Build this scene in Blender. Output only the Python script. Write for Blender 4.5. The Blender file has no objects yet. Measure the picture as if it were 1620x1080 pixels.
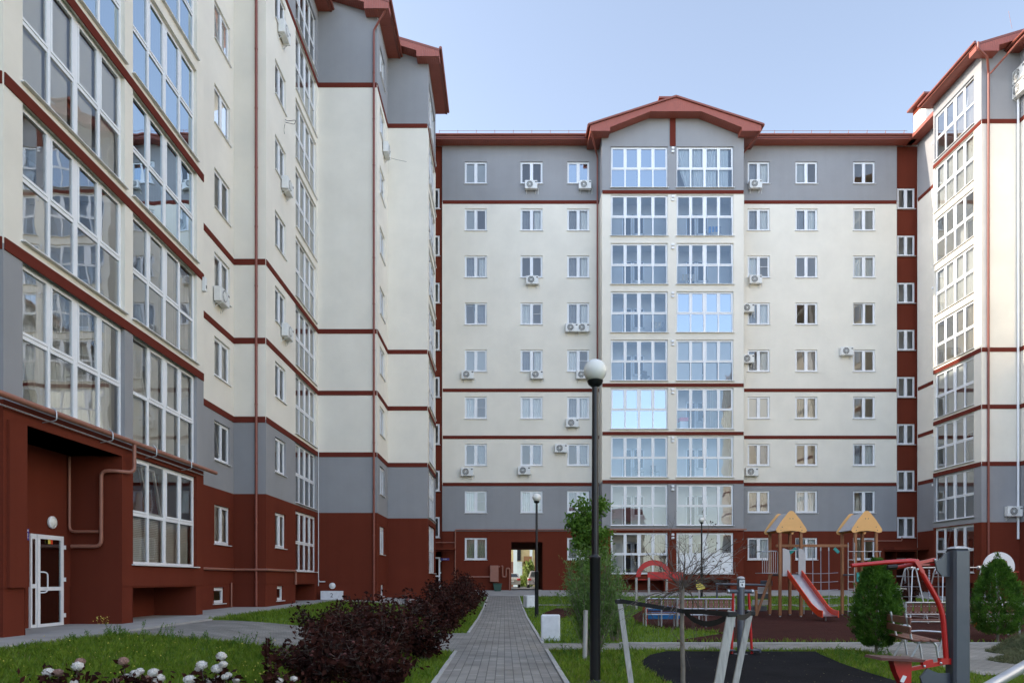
import bpy, bmesh, math, random
import numpy as np
from mathutils import Vector, Matrix
from mathutils.geometry import tessellate_polygon
R = math.radians
PI = math.pi
C = bpy.context.scene.collection
scene = bpy.context.scene

# ------------------------------------------------------------------ camera
EYE, FPX, VX, HY = 1.2, 1100.0, 798.0, 917.0
cd = bpy.data.cameras.new('camera')
cam = bpy.data.objects.new('camera', cd)
C.objects.link(cam)
cam.location = (0, 0, EYE)
cam.rotation_euler = (R(90), 0, 0)
cd.sensor_width = 36
cd.lens = 36 * FPX / 1620
cd.shift_x = (810 - VX) / 1620
cd.shift_y = (HY - 540) / 1620
cd.clip_start = 0.05
cd.clip_end = 2000
scene.camera = cam

# ------------------------------------------------------------------ sky, sun, exposure
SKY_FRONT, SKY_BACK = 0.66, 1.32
SUN_EL, SUN_AZ = 28.5, -84.0          # azimuth clockwise from +Y
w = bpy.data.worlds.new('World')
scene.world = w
w.use_nodes = True
nt = w.node_tree
bg = nt.nodes['Background']
sky = nt.nodes.new('ShaderNodeTexSky')
sky.sky_type = 'NISHITA'
sky.sun_disc = False
sky.sun_elevation = R(SUN_EL)
sky.sun_rotation = R(SUN_AZ)
sky.air_density = 1.0
sky.dust_density = 1.2
sky.ozone_density = 1.6
# sky desaturated, dimmed in view; added brightness behind the camera lifts ambient on walls
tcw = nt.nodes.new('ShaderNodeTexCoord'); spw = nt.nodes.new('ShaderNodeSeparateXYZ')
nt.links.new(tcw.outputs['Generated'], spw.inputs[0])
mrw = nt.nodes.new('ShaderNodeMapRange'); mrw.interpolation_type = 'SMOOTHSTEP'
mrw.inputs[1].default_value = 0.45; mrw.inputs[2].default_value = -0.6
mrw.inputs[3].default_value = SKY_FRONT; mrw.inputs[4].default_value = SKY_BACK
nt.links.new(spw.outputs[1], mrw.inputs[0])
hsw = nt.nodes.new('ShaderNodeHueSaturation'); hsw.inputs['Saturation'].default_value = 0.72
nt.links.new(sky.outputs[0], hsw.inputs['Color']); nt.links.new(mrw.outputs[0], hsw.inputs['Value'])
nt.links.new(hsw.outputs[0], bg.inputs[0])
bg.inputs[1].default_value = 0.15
sl = bpy.data.lights.new('sun', 'SUN')
sl.energy = 2.0
sl.angle = R(0.5)
sl.color = (1.0, 0.88, 0.72)
so = bpy.data.objects.new('sun', sl)
C.objects.link(so)
sdir = Vector((math.sin(R(SUN_AZ)) * math.cos(R(SUN_EL)), math.cos(R(SUN_AZ)) * math.cos(R(SUN_EL)), math.sin(R(SUN_EL))))
so.rotation_euler = sdir.to_track_quat('Z', 'Y').to_euler()
scene.view_settings.view_transform = 'Standard'
scene.view_settings.look = 'None'
scene.view_settings.exposure = 1.88
scene.view_settings.gamma = 1.0
scene.render.engine = 'CYCLES'
scene.cycles.max_bounces = 8
scene.cycles.transparent_max_bounces = 24
scene.cycles.diffuse_bounces = 4
scene.cycles.glossy_bounces = 3
scene.cycles.caustics_reflective = False
scene.cycles.caustics_refractive = False
scene.cycles.use_denoising = True
scene.cycles.sample_clamp_indirect = 6

# ------------------------------------------------------------------ helpers
def P(px, py, Y):
    return Vector(((px - VX) / FPX * Y, Y, EYE + (HY - py) / FPX * Y))
def XatY(px, Y): return (px - VX) / FPX * Y
def ZatY(py, Y): return EYE + (HY - py) / FPX * Y

def tag(o, label=None, cat=None, group=None, kind=None):
    if label: o['label'] = label
    if cat: o['category'] = cat
    if group: o['group'] = group
    if kind: o['kind'] = kind
    return o

def thing(name, label, cat, loc=(0, 0, 0), rz=0, group=None):
    o = bpy.data.objects.new(name, None)
    C.objects.link(o)
    o.location = loc
    o.rotation_euler = (0, 0, rz)
    o.empty_display_size = 0.2
    return tag(o, label, cat, group)

def copy_tree(o, parent=None):
    c = o.copy()
    C.objects.link(c)
    c.parent = parent
    for ch in list(o.children):
        copy_tree(ch, c)
    return c

class MB:
    """collects shapes, builds ONE mesh object"""
    def __init__(s):
        s.v = []; s.f = []; s.m = []; s.mi = 0
    def add(s, vs, fs):
        n = len(s.v)
        s.v += [tuple(v) for v in vs]
        s.f += [tuple(i + n for i in f) for f in fs]
        s.m += [s.mi] * len(fs)
        return s
    def quad(s, a, b, c, d): return s.add([a, b, c, d], [(0, 1, 2, 3)])
    def box(s, x0, x1, y0, y1, z0, z1):
        vs = [(x0, y0, z0), (x1, y0, z0), (x1, y1, z0), (x0, y1, z0), (x0, y0, z1), (x1, y0, z1), (x1, y1, z1), (x0, y1, z1)]
        return s.add(vs, [(0, 3, 2, 1), (4, 5, 6, 7), (0, 1, 5, 4), (1, 2, 6, 5), (2, 3, 7, 6), (3, 0, 4, 7)])
    def cbox(s, x0, x1, y0, y1, z0, z1, b=0.01):
        """box with chamfered edges (convex hull)"""
        bm = bmesh.new()
        for sx, X, dx in ((0, x0, b), (1, x1, -b)):
            for sy, Y, dy in ((0, y0, b), (1, y1, -b)):
                for sz, Z, dz in ((0, z0, b), (1, z1, -b)):
                    bm.verts.new((X, Y + dy, Z + dz)); bm.verts.new((X + dx, Y, Z + dz)); bm.verts.new((X + dx, Y + dy, Z))
        bmesh.ops.convex_hull(bm, input=bm.verts)
        bm.verts.ensure_lookup_table()
        s.add([v.co[:] for v in bm.verts], [[v.index for v in f.verts] for f in bm.faces]) if not bm.verts.index_update() else None
        bm.free()
        return s
    def bar(s, a, b, w, h=None, up=(0, 0, 1)):
        """rectangular bar from a to b"""
        h = h or w
        a = Vector(a); b = Vector(b); d = (b - a).normalized()
        u = Vector(up)
        if abs(d.dot(u)) > 0.98: u = Vector((0, 1, 0))
        r = d.cross(u).normalized(); u = r.cross(d).normalized()
        r = r * w / 2; u = u * h / 2
        vs = [a - r - u, a + r - u, a + r + u, a - r + u, b - r - u, b + r - u, b + r + u, b - r + u]
        return s.add(vs, [(3, 2, 1, 0), (4, 5, 6, 7), (0, 1, 5, 4), (1, 2, 6, 5), (2, 3, 7, 6), (3, 0, 4, 7)])
    def tube(s, pts, r, n=8, r2=None, cap=True):
        pts = [Vector(p) for p in pts]
        k = len(pts); base = len(s.v)
        r2 = r if r2 is None else r2
        prev = None
        vs = []
        for i, p in enumerate(pts):
            d = (pts[min(i + 1, k - 1)] - pts[max(i - 1, 0)])
            if d.length < 1e-9: d = Vector((0, 0, 1))
            d.normalize()
            if prev is None:
                u = Vector((0, 0, 1)) if abs(d.z) < 0.9 else Vector((1, 0, 0))
                prev = d.cross(u).normalized()
            a = (prev - d * prev.dot(d))
            if a.length < 1e-6: a = d.orthogonal()
            a.normalize(); b = d.cross(a); prev = a
            rr = r + (r2 - r) * i / max(1, k - 1)
            for j in range(n):
                t = 2 * PI * j / n
                vs.append(p + a * rr * math.cos(t) + b * rr * math.sin(t))
        fs = []
        for i in range(k - 1):
            for j in range(n):
                j2 = (j + 1) % n
                fs.append((i * n + j, i * n + j2, (i + 1) * n + j2, (i + 1) * n + j))
        if cap:
            fs.append(tuple(range(n - 1, -1, -1))); fs.append(tuple((k - 1) * n + j for j in range(n)))
        return s.add(vs, fs)
    def lathe(s, prof, c=(0, 0, 0), n=24, axis='z'):
        vs = []
        for r, z in prof:
            for j in range(n):
                t = 2 * PI * j / n
                if axis == 'z': q = (c[0] + r * math.cos(t), c[1] + r * math.sin(t), c[2] + z)
                elif axis == 'y': q = (c[0] + r * math.cos(t), c[1] + z, c[2] + r * math.sin(t))
                else: q = (c[0] + z, c[1] + r * math.cos(t), c[2] + r * math.sin(t))
                vs.append(q)
        fs = []
        for i in range(len(prof) - 1):
            for j in range(n):
                j2 = (j + 1) % n
                fs.append((i * n + j, i * n + j2, (i + 1) * n + j2, (i + 1) * n + j))
        fs.append(tuple(range(n - 1, -1, -1))); fs.append(tuple((len(prof) - 1) * n + j for j in range(n)))
        return s.add(vs, fs)
    def sphere(s, c, r, n=16, m=10, sz=1.0):
        prof = [(max(1e-4, r * math.sin(PI * i / m)), -r * sz * math.cos(PI * i / m)) for i in range(m + 1)]
        return s.lathe(prof, c, n)
    def prism(s, poly, a0, a1, axis='y'):
        """2D polygon (x,z) extruded along y, or (y,z) along x, or (x,y) along z"""
        n = len(poly)
        def mk(p, a):
            return (p[0], a, p[1]) if axis == 'y' else ((a, p[0], p[1]) if axis == 'x' else (p[0], p[1], a))
        vs = [mk(p, a0) for p in poly] + [mk(p, a1) for p in poly]
        fs = [(i, (i + 1) % n, (i + 1) % n + n, i + n) for i in range(n)]
        for ids in tessellate_polygon([[Vector((p[0], p[1], 0)) for p in poly]]):
            fs.append(tuple(ids)); fs.append(tuple(i + n for i in reversed(ids)))
        return s.add(vs, fs)
    def mesh(s, name, mats, smooth=False, fix=True):
        me = bpy.data.meshes.new(name)
        me.from_pydata(s.v, [], s.f)
        if not isinstance(mats, (list, tuple)): mats = [mats]
        for m in mats: me.materials.append(m)
        if len(mats) > 1: me.polygons.foreach_set('material_index', s.m)
        if fix:
            bm = bmesh.new(); bm.from_mesh(me)
            bmesh.ops.recalc_face_normals(bm, faces=bm.faces)
            bm.to_mesh(me); bm.free()
        if smooth:
            me.polygons.foreach_set('use_smooth', [True] * len(me.polygons))
            try: me.set_sharp_from_angle(angle=R(40))
            except Exception: pass
        return me
    def build(s, name, mats, parent=None, smooth=False, fix=True):
        o = bpy.data.objects.new(name, s.mesh(name, mats, smooth, fix))
        C.objects.link(o)
        o.parent = parent
        return o

def arc(cx, cz, r, a0, a1, n=8):
    return [(cx + r * math.cos(R(a0 + (a1 - a0) * i / n)), cz + r * math.sin(R(a0 + (a1 - a0) * i / n))) for i in range(n + 1)]

def bend(pts, r=0.1, n=4):
    """rounds the corners of a polyline"""
    pts = [Vector(p) for p in pts]
    out = [pts[0]]
    for i in range(1, len(pts) - 1):
        a, b, c = pts[i - 1], pts[i], pts[i + 1]
        ra = min(r, (a - b).length * .45, (c - b).length * .45)
        p0 = b + (a - b).normalized() * ra; p1 = b + (c - b).normalized() * ra
        for k in range(n + 1):
            t = k / n
            out.append(p0 * (1 - t) ** 2 + b * 2 * t * (1 - t) + p1 * t * t)
    out.append(pts[-1])
    return out

# ------------------------------------------------------------------ materials
def mat(name, col, rough=0.6, metal=0.0, var=0.0, vscale=2.0, bump=0.0, bscale=60.0, spec=None, coat=0.0, mapping=None):
    m = bpy.data.materials.new(name)
    m.use_nodes = True
    n = m.node_tree
    b = n.nodes['Principled BSDF']
    b.inputs['Base Color'].default_value = (*col, 1)
    b.inputs['Roughness'].default_value = rough
    b.inputs['Metallic'].default_value = metal
    if spec is not None: b.inputs['Specular IOR Level'].default_value = spec
    if coat: b.inputs['Coat Weight'].default_value = coat
    if var or bump:
        tc = n.nodes.new('ShaderNodeTexCoord')
        out = tc.outputs['Object']
        if mapping:
            mp = n.nodes.new('ShaderNodeMapping'); mp.inputs['Scale'].default_value = mapping
            n.links.new(out, mp.inputs[0]); out = mp.outputs[0]
    if var:
        t = n.nodes.new('ShaderNodeTexNoise'); t.inputs['Scale'].default_value = vscale
        t.inputs['Detail'].default_value = 6; t.inputs['Roughness'].default_value = 0.62
        n.links.new(out, t.inputs[0])
        mr = n.nodes.new('ShaderNodeMapRange')
        mr.inputs[1].default_value = 0.3; mr.inputs[2].default_value = 0.7
        mr.inputs[3].default_value = 1 - var; mr.inputs[4].default_value = 1 + var
        n.links.new(t.outputs[0], mr.inputs[0])
        hs = n.nodes.new('ShaderNodeHueSaturation'); hs.inputs['Color'].default_value = (*col, 1)
        n.links.new(mr.outputs[0], hs.inputs['Value'])
        n.links.new(hs.outputs[0], b.inputs['Base Color'])
    if bump:
        t2 = n.nodes.new('ShaderNodeTexNoise'); t2.inputs['Scale'].default_value = bscale; t2.inputs['Detail'].default_value = 4
        n.links.new(tc.outputs['Object'], t2.inputs[0])
        bp = n.nodes.new('ShaderNodeBump'); bp.inputs['Strength'].default_value = bump; bp.inputs['Distance'].default_value = 0.01
        n.links.new(t2.outputs[0], bp.inputs['Height']); n.links.new(bp.outputs[0], b.inputs['Normal'])
    return m

def stucco(name, col, streak=0.06, spec=0.2):
    """painted render: fine grain, cloudy tone, faint vertical run marks"""
    m = mat(name, col, 0.9, var=0.06, vscale=0.45, bump=0.35, bscale=120, spec=spec)
    n = m.node_tree
    b = n.nodes['Principled BSDF']
    hs = [x for x in n.nodes if x.type == 'HUE_SAT'][0]
    tc = [x for x in n.nodes if x.type == 'TEX_COORD'][0]
    mp = n.nodes.new('ShaderNodeMapping'); mp.inputs['Scale'].default_value = (2.2, 2.2, 0.10)
    n.links.new(tc.outputs['Object'], mp.inputs[0])
    t = n.nodes.new('ShaderNodeTexNoise'); t.inputs['Scale'].default_value = 1.0; t.inputs['Detail'].default_value = 5
    n.links.new(mp.outputs[0], t.inputs[0])
    mr = n.nodes.new('ShaderNodeMapRange'); mr.inputs[1].default_value = 0.45; mr.inputs[2].default_value = 0.8
    mr.inputs[3].default_value = 0.0; mr.inputs[4].default_value = streak * 3
    n.links.new(t.outputs[0], mr.inputs[0])
    mx = n.nodes.new('ShaderNodeMix'); mx.data_type = 'RGBA'
    n.links.new(mr.outputs[0], mx.inputs[0]); n.links.new(hs.outputs[0], mx.inputs[6])
    mx.inputs[7].default_value = (col[0] * .62, col[1] * .6, col[2] * .55, 1)
    n.links.new(mx.outputs[2], b.inputs['Base Color'])
    return m

M = {}
M['cream'] = stucco('cream_render', (0.78, 0.735, 0.645), 0.012)
M['grey'] = stucco('grey_render', (0.305, 0.305, 0.315), 0.04)
M['brown'] = stucco('brown_render', (0.145, 0.033, 0.019), 0.07, 0.05)
M['band'] = stucco('red_brown_band', (0.135, 0.030, 0.021), 0.03, 0.05)
M['white'] = mat('white_window_plastic', (0.82, 0.83, 0.85), 0.35, var=0.03, vscale=3)
M['sill'] = mat('white_metal_sill', (0.72, 0.72, 0.72), 0.45, var=0.05, vscale=4)
M['roof'] = mat('red_roof_metal', (0.21, 0.055, 0.034), 0.45, var=0.06, vscale=2)
M['pipe'] = mat('red_brown_downpipe', (0.22, 0.060, 0.040), 0.4, var=0.06, vscale=5)
M['gaspipe'] = mat('pale_brown_gas_pipe', (0.30, 0.125, 0.085), 0.5, var=0.08, vscale=6)
M['dark'] = mat('dark_interior', (0.03, 0.03, 0.035), 0.9)
M['concrete'] = mat('concrete', (0.36, 0.35, 0.33), 0.9, var=0.14, vscale=1.2, bump=0.4, bscale=50)
M['kerb'] = mat('concrete_kerb', (0.42, 0.41, 0.39), 0.9, var=0.14, vscale=3, bump=0.4, bscale=70)
M['galv'] = mat('galvanised_steel', (0.50, 0.51, 0.53), 0.4, 0.7, var=0.1, vscale=9)
M['black'] = mat('black_paint', (0.009, 0.009, 0.011), 0.35, var=0.15, vscale=8)
M['red'] = mat('red_paint', (0.50, 0.012, 0.014), 0.3, var=0.06, vscale=6, coat=0.3)
M['orange'] = mat('orange_red_plastic', (0.70, 0.055, 0.012), 0.45, var=0.05, vscale=5)
M['slate'] = mat('slate_grey_paint', (0.075, 0.082, 0.10), 0.4, var=0.1, vscale=6, coat=0.2)
M['wood'] = mat('brown_stained_wood', (0.30, 0.13, 0.055), 0.6, var=0.22, vscale=5, mapping=(6, 6, 0.6), bump=0.3, bscale=40)
M['greywood'] = mat('weathered_timber', (0.40, 0.38, 0.35), 0.8, var=0.25, vscale=5, mapping=(8, 8, 0.7), bump=0.4, bscale=60)
M['plank'] = mat('brown_bench_planks', (0.21, 0.085, 0.06), 0.5, var=0.2, vscale=6, bump=0.2, bscale=40)
M['ply'] = mat('tan_play_panel', (0.78, 0.43, 0.15), 0.45, var=0.04, vscale=3)
M['palegrey'] = mat('pale_grey_panel', (0.45, 0.44, 0.44), 0.5, var=0.05, vscale=4)
M['steel'] = mat('brushed_steel', (0.62, 0.64, 0.68), 0.3, 0.85, var=0.05, vscale=5)
M['blue'] = mat('blue_panel', (0.02, 0.20, 0.52), 0.4, var=0.05, vscale=4)
M['teal'] = mat('teal_panel', (0.02, 0.30, 0.27), 0.4)
M['yellow'] = mat('yellow_panel', (0.70, 0.58, 0.10), 0.5)
M['acbody'] = mat('ac_white', (0.72, 0.72, 0.70), 0.45, var=0.05, vscale=5)
M['acdark'] = mat('ac_grille', (0.10, 0.10, 0.10), 0.5)
M['globe'] = mat('opal_globe', (0.80, 0.79, 0.74), 0.25, var=0.02, vscale=5)
M['rope'] = mat('grey_rope', (0.38, 0.38, 0.42), 0.8)
M['cover'] = mat('white_box_paint', (0.72, 0.73, 0.75), 0.55, var=0.10, vscale=5, bump=0.2, bscale=30)
M['strap'] = mat('black_strap', (0.012, 0.012, 0.012), 0.7)
M['bark'] = mat('grey_bark', (0.20, 0.17, 0.14), 0.9, var=0.25, vscale=12, bump=0.6, bscale=60)
M['twig'] = mat('dark_twig', (0.11, 0.085, 0.07), 0.9, var=0.2, vscale=12)
M['wallred'] = M['brown']
M['curtain0'] = mat('white_curtain', (0.84, 0.84, 0.82), 0.9, var=0.05, vscale=3)
M['curtain1'] = mat('grey_curtain', (0.30, 0.31, 0.34), 0.9, var=0.08, vscale=3)
M['curtain2'] = mat('beige_curtain', (0.50, 0.44, 0.36), 0.9, var=0.08, vscale=3)
M['blind'] = mat('pale_blind', (0.74, 0.75, 0.74), 0.8)
M['room'] = mat('loggia_plaster', (0.68, 0.67, 0.66), 0.9, var=0.05, vscale=1)
M['soffit'] = None

def groove(name, col, scale, axis):
    """sheet-metal cladding with narrow grooves"""
    m = mat(name, col, 0.5, var=0.06, vscale=2)
    n = m.node_tree; b = n.nodes['Principled BSDF']
    tc = [x for x in n.nodes if x.type == 'TEX_COORD'][0]
    wv = n.nodes.new('ShaderNodeTexWave'); wv.wave_type = 'BANDS'; wv.bands_direction = axis
    wv.wave_profile = 'SAW'; wv.inputs['Scale'].default_value = scale
    n.links.new(tc.outputs['Object'], wv.inputs[0])
    cr = n.nodes.new('ShaderNodeValToRGB')
    cr.color_ramp.elements[0].position = 0.0; cr.color_ramp.elements[0].color = (0, 0, 0, 1)
    cr.color_ramp.elements[1].position = 0.18; cr.color_ramp.elements[1].color = (1, 1, 1, 1)
    n.links.new(wv.outputs[0], cr.inputs[0])
    bp = n.nodes.new('ShaderNodeBump'); bp.inputs['Strength'].default_value = 0.9; bp.inputs['Distance'].default_value = 0.02
    n.links.new(cr.outputs[0], bp.inputs['Height']); n.links.new(bp.outputs[0], b.inputs['Normal'])
    return m
M['cladx'] = groove('cladding_across', (0.30, 0.075, 0.048), 2.6, 'X')
M['clady'] = groove('cladding_along', (0.30, 0.075, 0.048), 2.6, 'Y')

def glass(name, lo=0.10, tint=(0.75, 0.82, 0.86), gcol=(0.95, 0.97, 1, 1), ior=1.65, wob=0.06):
    m = bpy.data.materials.new(name); m.use_nodes = True
    n = m.node_tree; n.nodes.clear()
    o = n.nodes.new('ShaderNodeOutputMaterial')
    tr = n.nodes.new('ShaderNodeBsdfTransparent'); tr.inputs[0].default_value = (*tint, 1)
    gl = n.nodes.new('ShaderNodeBsdfGlossy'); gl.inputs['Roughness'].default_value = 0.012
    gl.inputs[0].default_value = gcol
    fr = n.nodes.new('ShaderNodeFresnel'); fr.inputs[0].default_value = ior
    mr = n.nodes.new('ShaderNodeMapRange'); mr.inputs[3].default_value = lo; mr.inputs[4].default_value = 1.0
    n.links.new(fr.outputs[0], mr.inputs[0])
    tc = n.nodes.new('ShaderNodeTexCoord')
    t = n.nodes.new('ShaderNodeTexNoise'); t.inputs['Scale'].default_value = 1.1; t.inputs['Detail'].default_value = 1
    n.links.new(tc.outputs['Object'], t.inputs[0])
    bp = n.nodes.new('ShaderNodeBump'); bp.inputs['Strength'].default_value = wob; bp.inputs['Distance'].default_value = 0.05
    n.links.new(t.outputs[0], bp.inputs['Height']); n.links.new(bp.outputs[0], gl.inputs['Normal'])
    mx = n.nodes.new('ShaderNodeMixShader')
    n.links.new(mr.outputs[0], mx.inputs[0]); n.links.new(tr.outputs[0], mx.inputs[1]); n.links.new(gl.outputs[0], mx.inputs[2])
    n.links.new(mx.outputs[0], o.inputs[0])
    return m
M['glass'] = glass('window_glass', 0.06, (0.90, 0.93, 0.94), ior=1.55)
M['glass_bay'] = glass('balcony_glass', 0.09, (0.84, 0.90, 0.96), (0.75, 0.88, 1.0, 1), 1.52)
M['glass_left'] = glass('sky_film_glass', 0.66, (0.30, 0.42, 0.5), (0.80, 0.92, 1.0, 1))
M['glass_sky'] = glass('reflective_glass', 0.30, (0.90, 0.93, 0.93), (1, 1, 1, 1))
M['mirror'] = glass('sun_film_glass', 0.62, (0.45, 0.52, 0.58), (0.47, 0.545, 0.62, 1))

def leafmat(name, col, col2, trans=0.35, rough=0.55, spec=0.3):
    m = bpy.data.materials.new(name); m.use_nodes = True
    n = m.node_tree; b = n.nodes['Principled BSDF']
    tc = n.nodes.new('ShaderNodeTexCoord')
    t = n.nodes.new('ShaderNodeTexNoise'); t.inputs['Scale'].default_value = 6.0; t.inputs['Detail'].default_value = 5
    n.links.new(tc.outputs['Object'], t.inputs[0])
    cr = n.nodes.new('ShaderNodeValToRGB')
    cr.color_ramp.elements[0].position = 0.34; cr.color_ramp.elements[0].color = (*col, 1)
    cr.color_ramp.elements[1].position = 0.68; cr.color_ramp.elements[1].color = (*col2, 1)
    n.links.new(t.outputs[0], cr.inputs[0]); n.links.new(cr.outputs[0], b.inputs['Base Color'])
    b.inputs['Roughness'].default_value = rough; b.inputs['Specular IOR Level'].default_value = spec
    tl = n.nodes.new('ShaderNodeBsdfTranslucent'); n.links.new(cr.outputs[0], tl.inputs[0])
    mx = n.nodes.new('ShaderNodeMixShader'); mx.inputs[0].default_value = trans
    n.links.new(b.outputs[0], mx.inputs[1]); n.links.new(tl.outputs[0], mx.inputs[2])
    n.links.new(mx.outputs[0], n.nodes['Material Output'].inputs[0])
    return m
M['leaf'] = leafmat('green_leaves', (0.055, 0.13, 0.014), (0.15, 0.28, 0.035))
M['willow'] = leafmat('grey_green_leaves', (0.09, 0.17, 0.04), (0.18, 0.29, 0.08))
M['thuja'] = leafmat('thuja_leaves', (0.028, 0.080, 0.008), (0.11, 0.25, 0.025), 0.3)
M['purple'] = leafmat('purple_leaves', (0.016, 0.005, 0.004), (0.065, 0.019, 0.013), 0.15, 0.7, 0.12)
M['grassblade'] = leafmat('grass_blades', (0.08, 0.17, 0.012), (0.25, 0.35, 0.035), 0.4)
M['hay'] = leafmat('cut_grass', (0.08, 0.10, 0.04), (0.20, 0.20, 0.10), 0.2)
M['hedge'] = leafmat('hedge_leaves', (0.10, 0.16, 0.03), (0.28, 0.34, 0.08), 0.3)
M['flower'] = mat('white_flower_heads', (0.66, 0.62, 0.58), 0.9, var=0.3, vscale=60, bump=1.0, bscale=90)
M['flowerold'] = mat('browned_flower_heads', (0.32, 0.19, 0.15), 0.9, var=0.35, vscale=60, bump=1.0, bscale=90)
# ------------------------------------------------------------------ ground
def lerp1(xs, ys, v): return float(np.interp(v, xs, ys))
def sst(a, b, v):
    t = min(1, max(0, (v - a) / (b - a))); return t * t * (3 - 2 * t)
def g(x, y):
    c = lerp1([-20, 28, 34.7, 44, 47.4, 60], [-.33, -.33, -.19, .18, .50, .45], y)
    l = lerp1([-20, 27, 36, 47.4, 60], [0, .05, .12, .50, .45], y)
    t = sst(-3.0, -8.3, -0) if False else sst(3.0, 8.3, -x)
    return c * (1 - t) + l * t

def sheet(name, x0, x1, y0, y1, dz, m, step=0.5, label=None, kind='structure', thick=0.0, inside=None):
    nx = max(1, int(math.ceil((x1 - x0) / step))); ny = max(1, int(math.ceil((y1 - y0) / step)))
    xs = np.linspace(x0, x1, nx + 1); ys = np.linspace(y0, y1, ny + 1)
    b = MB()
    vs = [(x, y, g(x, y) + dz) for y in ys for x in xs]
    fs = []
    for j in range(ny):
        for i in range(nx):
            fs.append((j * (nx + 1) + i, j * (nx + 1) + i + 1, (j + 1) * (nx + 1) + i + 1, (j + 1) * (nx + 1) + i))
    b.add(vs, fs)
    if thick:
        for (ax, ay, bx_, by_, n) in ((x0, y0, x1, y0, nx), (x1, y0, x1, y1, ny), (x1, y1, x0, y1, nx), (x0, y1, x0, y0, ny)):
            for i in range(n):
                p = (ax + (bx_ - ax) * i / n, ay + (by_ - ay) * i / n); q = (ax + (bx_ - ax) * (i + 1) / n, ay + (by_ - ay) * (i + 1) / n)
                zp = g(*p) + dz; zq = g(*q) + dz
                b.quad((p[0], p[1], zp - thick), (q[0], q[1], zq - thick), (q[0], q[1], zq), (p[0], p[1], zp))
    o = b.build(name, m)
    o['kind'] = kind
    if label: o['label'] = label
    return o

def polysheet(name, poly, dz, m, label, step=0.4):
    """a polygon draped over the ground: grid cells cut to the polygon outline"""
    bm = bmesh.new()
    vs = [bm.verts.new((x, y, 0)) for x, y in poly]
    bm.faces.new(vs)
    xs = [p[0] for p in poly]; ys = [p[1] for p in poly]
    for ax, lo, hi in ((0, min(xs), max(xs)), (1, min(ys), max(ys))):
        k = int((hi - lo) / step)
        for i in range(1, k + 1):
            co = [0, 0, 0]; co[ax] = lo + i * (hi - lo) / (k + 1)
            no = [0, 0, 0]; no[ax] = 1
            bmesh.ops.bisect_plane(bm, geom=bm.verts[:] + bm.edges[:] + bm.faces[:], plane_co=co, plane_no=no)
    edge = [e for e in bm.edges if len(e.link_faces) == 1]
    for v in bm.verts: v.co.z = g(v.co.x, v.co.y) + dz
    r = bmesh.ops.extrude_edge_only(bm, edges=edge)
    for v in [q for q in r['geom'] if isinstance(q, bmesh.types.BMVert)]: v.co.z -= 0.12
    bmesh.ops.recalc_face_normals(bm, faces=bm.faces)
    me = bpy.data.meshes.new(name); bm.to_mesh(me); bm.free(); me.materials.append(m)
    o = bpy.data.objects.new(name, me); C.objects.link(o)
    return tag(o, label, kind='structure')

# lawn soil
def soil():
    m = mat('lawn_soil', (0.055, 0.085, 0.02), 0.95, bump=1.0, bscale=25)
    n = m.node_tree; b = n.nodes['Principled BSDF']
    tc = [x for x in n.nodes if x.type == 'TEX_COORD'][0]
    t = n.nodes.new('ShaderNodeTexNoise'); t.inputs['Scale'].default_value = 0.9; t.inputs['Detail'].default_value = 9; t.inputs['Roughness'].default_value = 0.7
    n.links.new(tc.outputs['Object'], t.inputs[0])
    cr = n.nodes.new('ShaderNodeValToRGB')
    e = cr.color_ramp.elements
    e[0].position = 0.36; e[0].color = (0.035, 0.085, 0.010, 1)
    e[1].position = 0.70; e[1].color = (0.14, 0.14, 0.055, 1)
    q = e.new(0.52); q.color = (0.085, 0.155, 0.02, 1)
    n.links.new(t.outputs[0], cr.inputs[0]); n.links.new(cr.outputs[0], b.inputs['Base Color'])
    return m
M['soil'] = soil()

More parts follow.
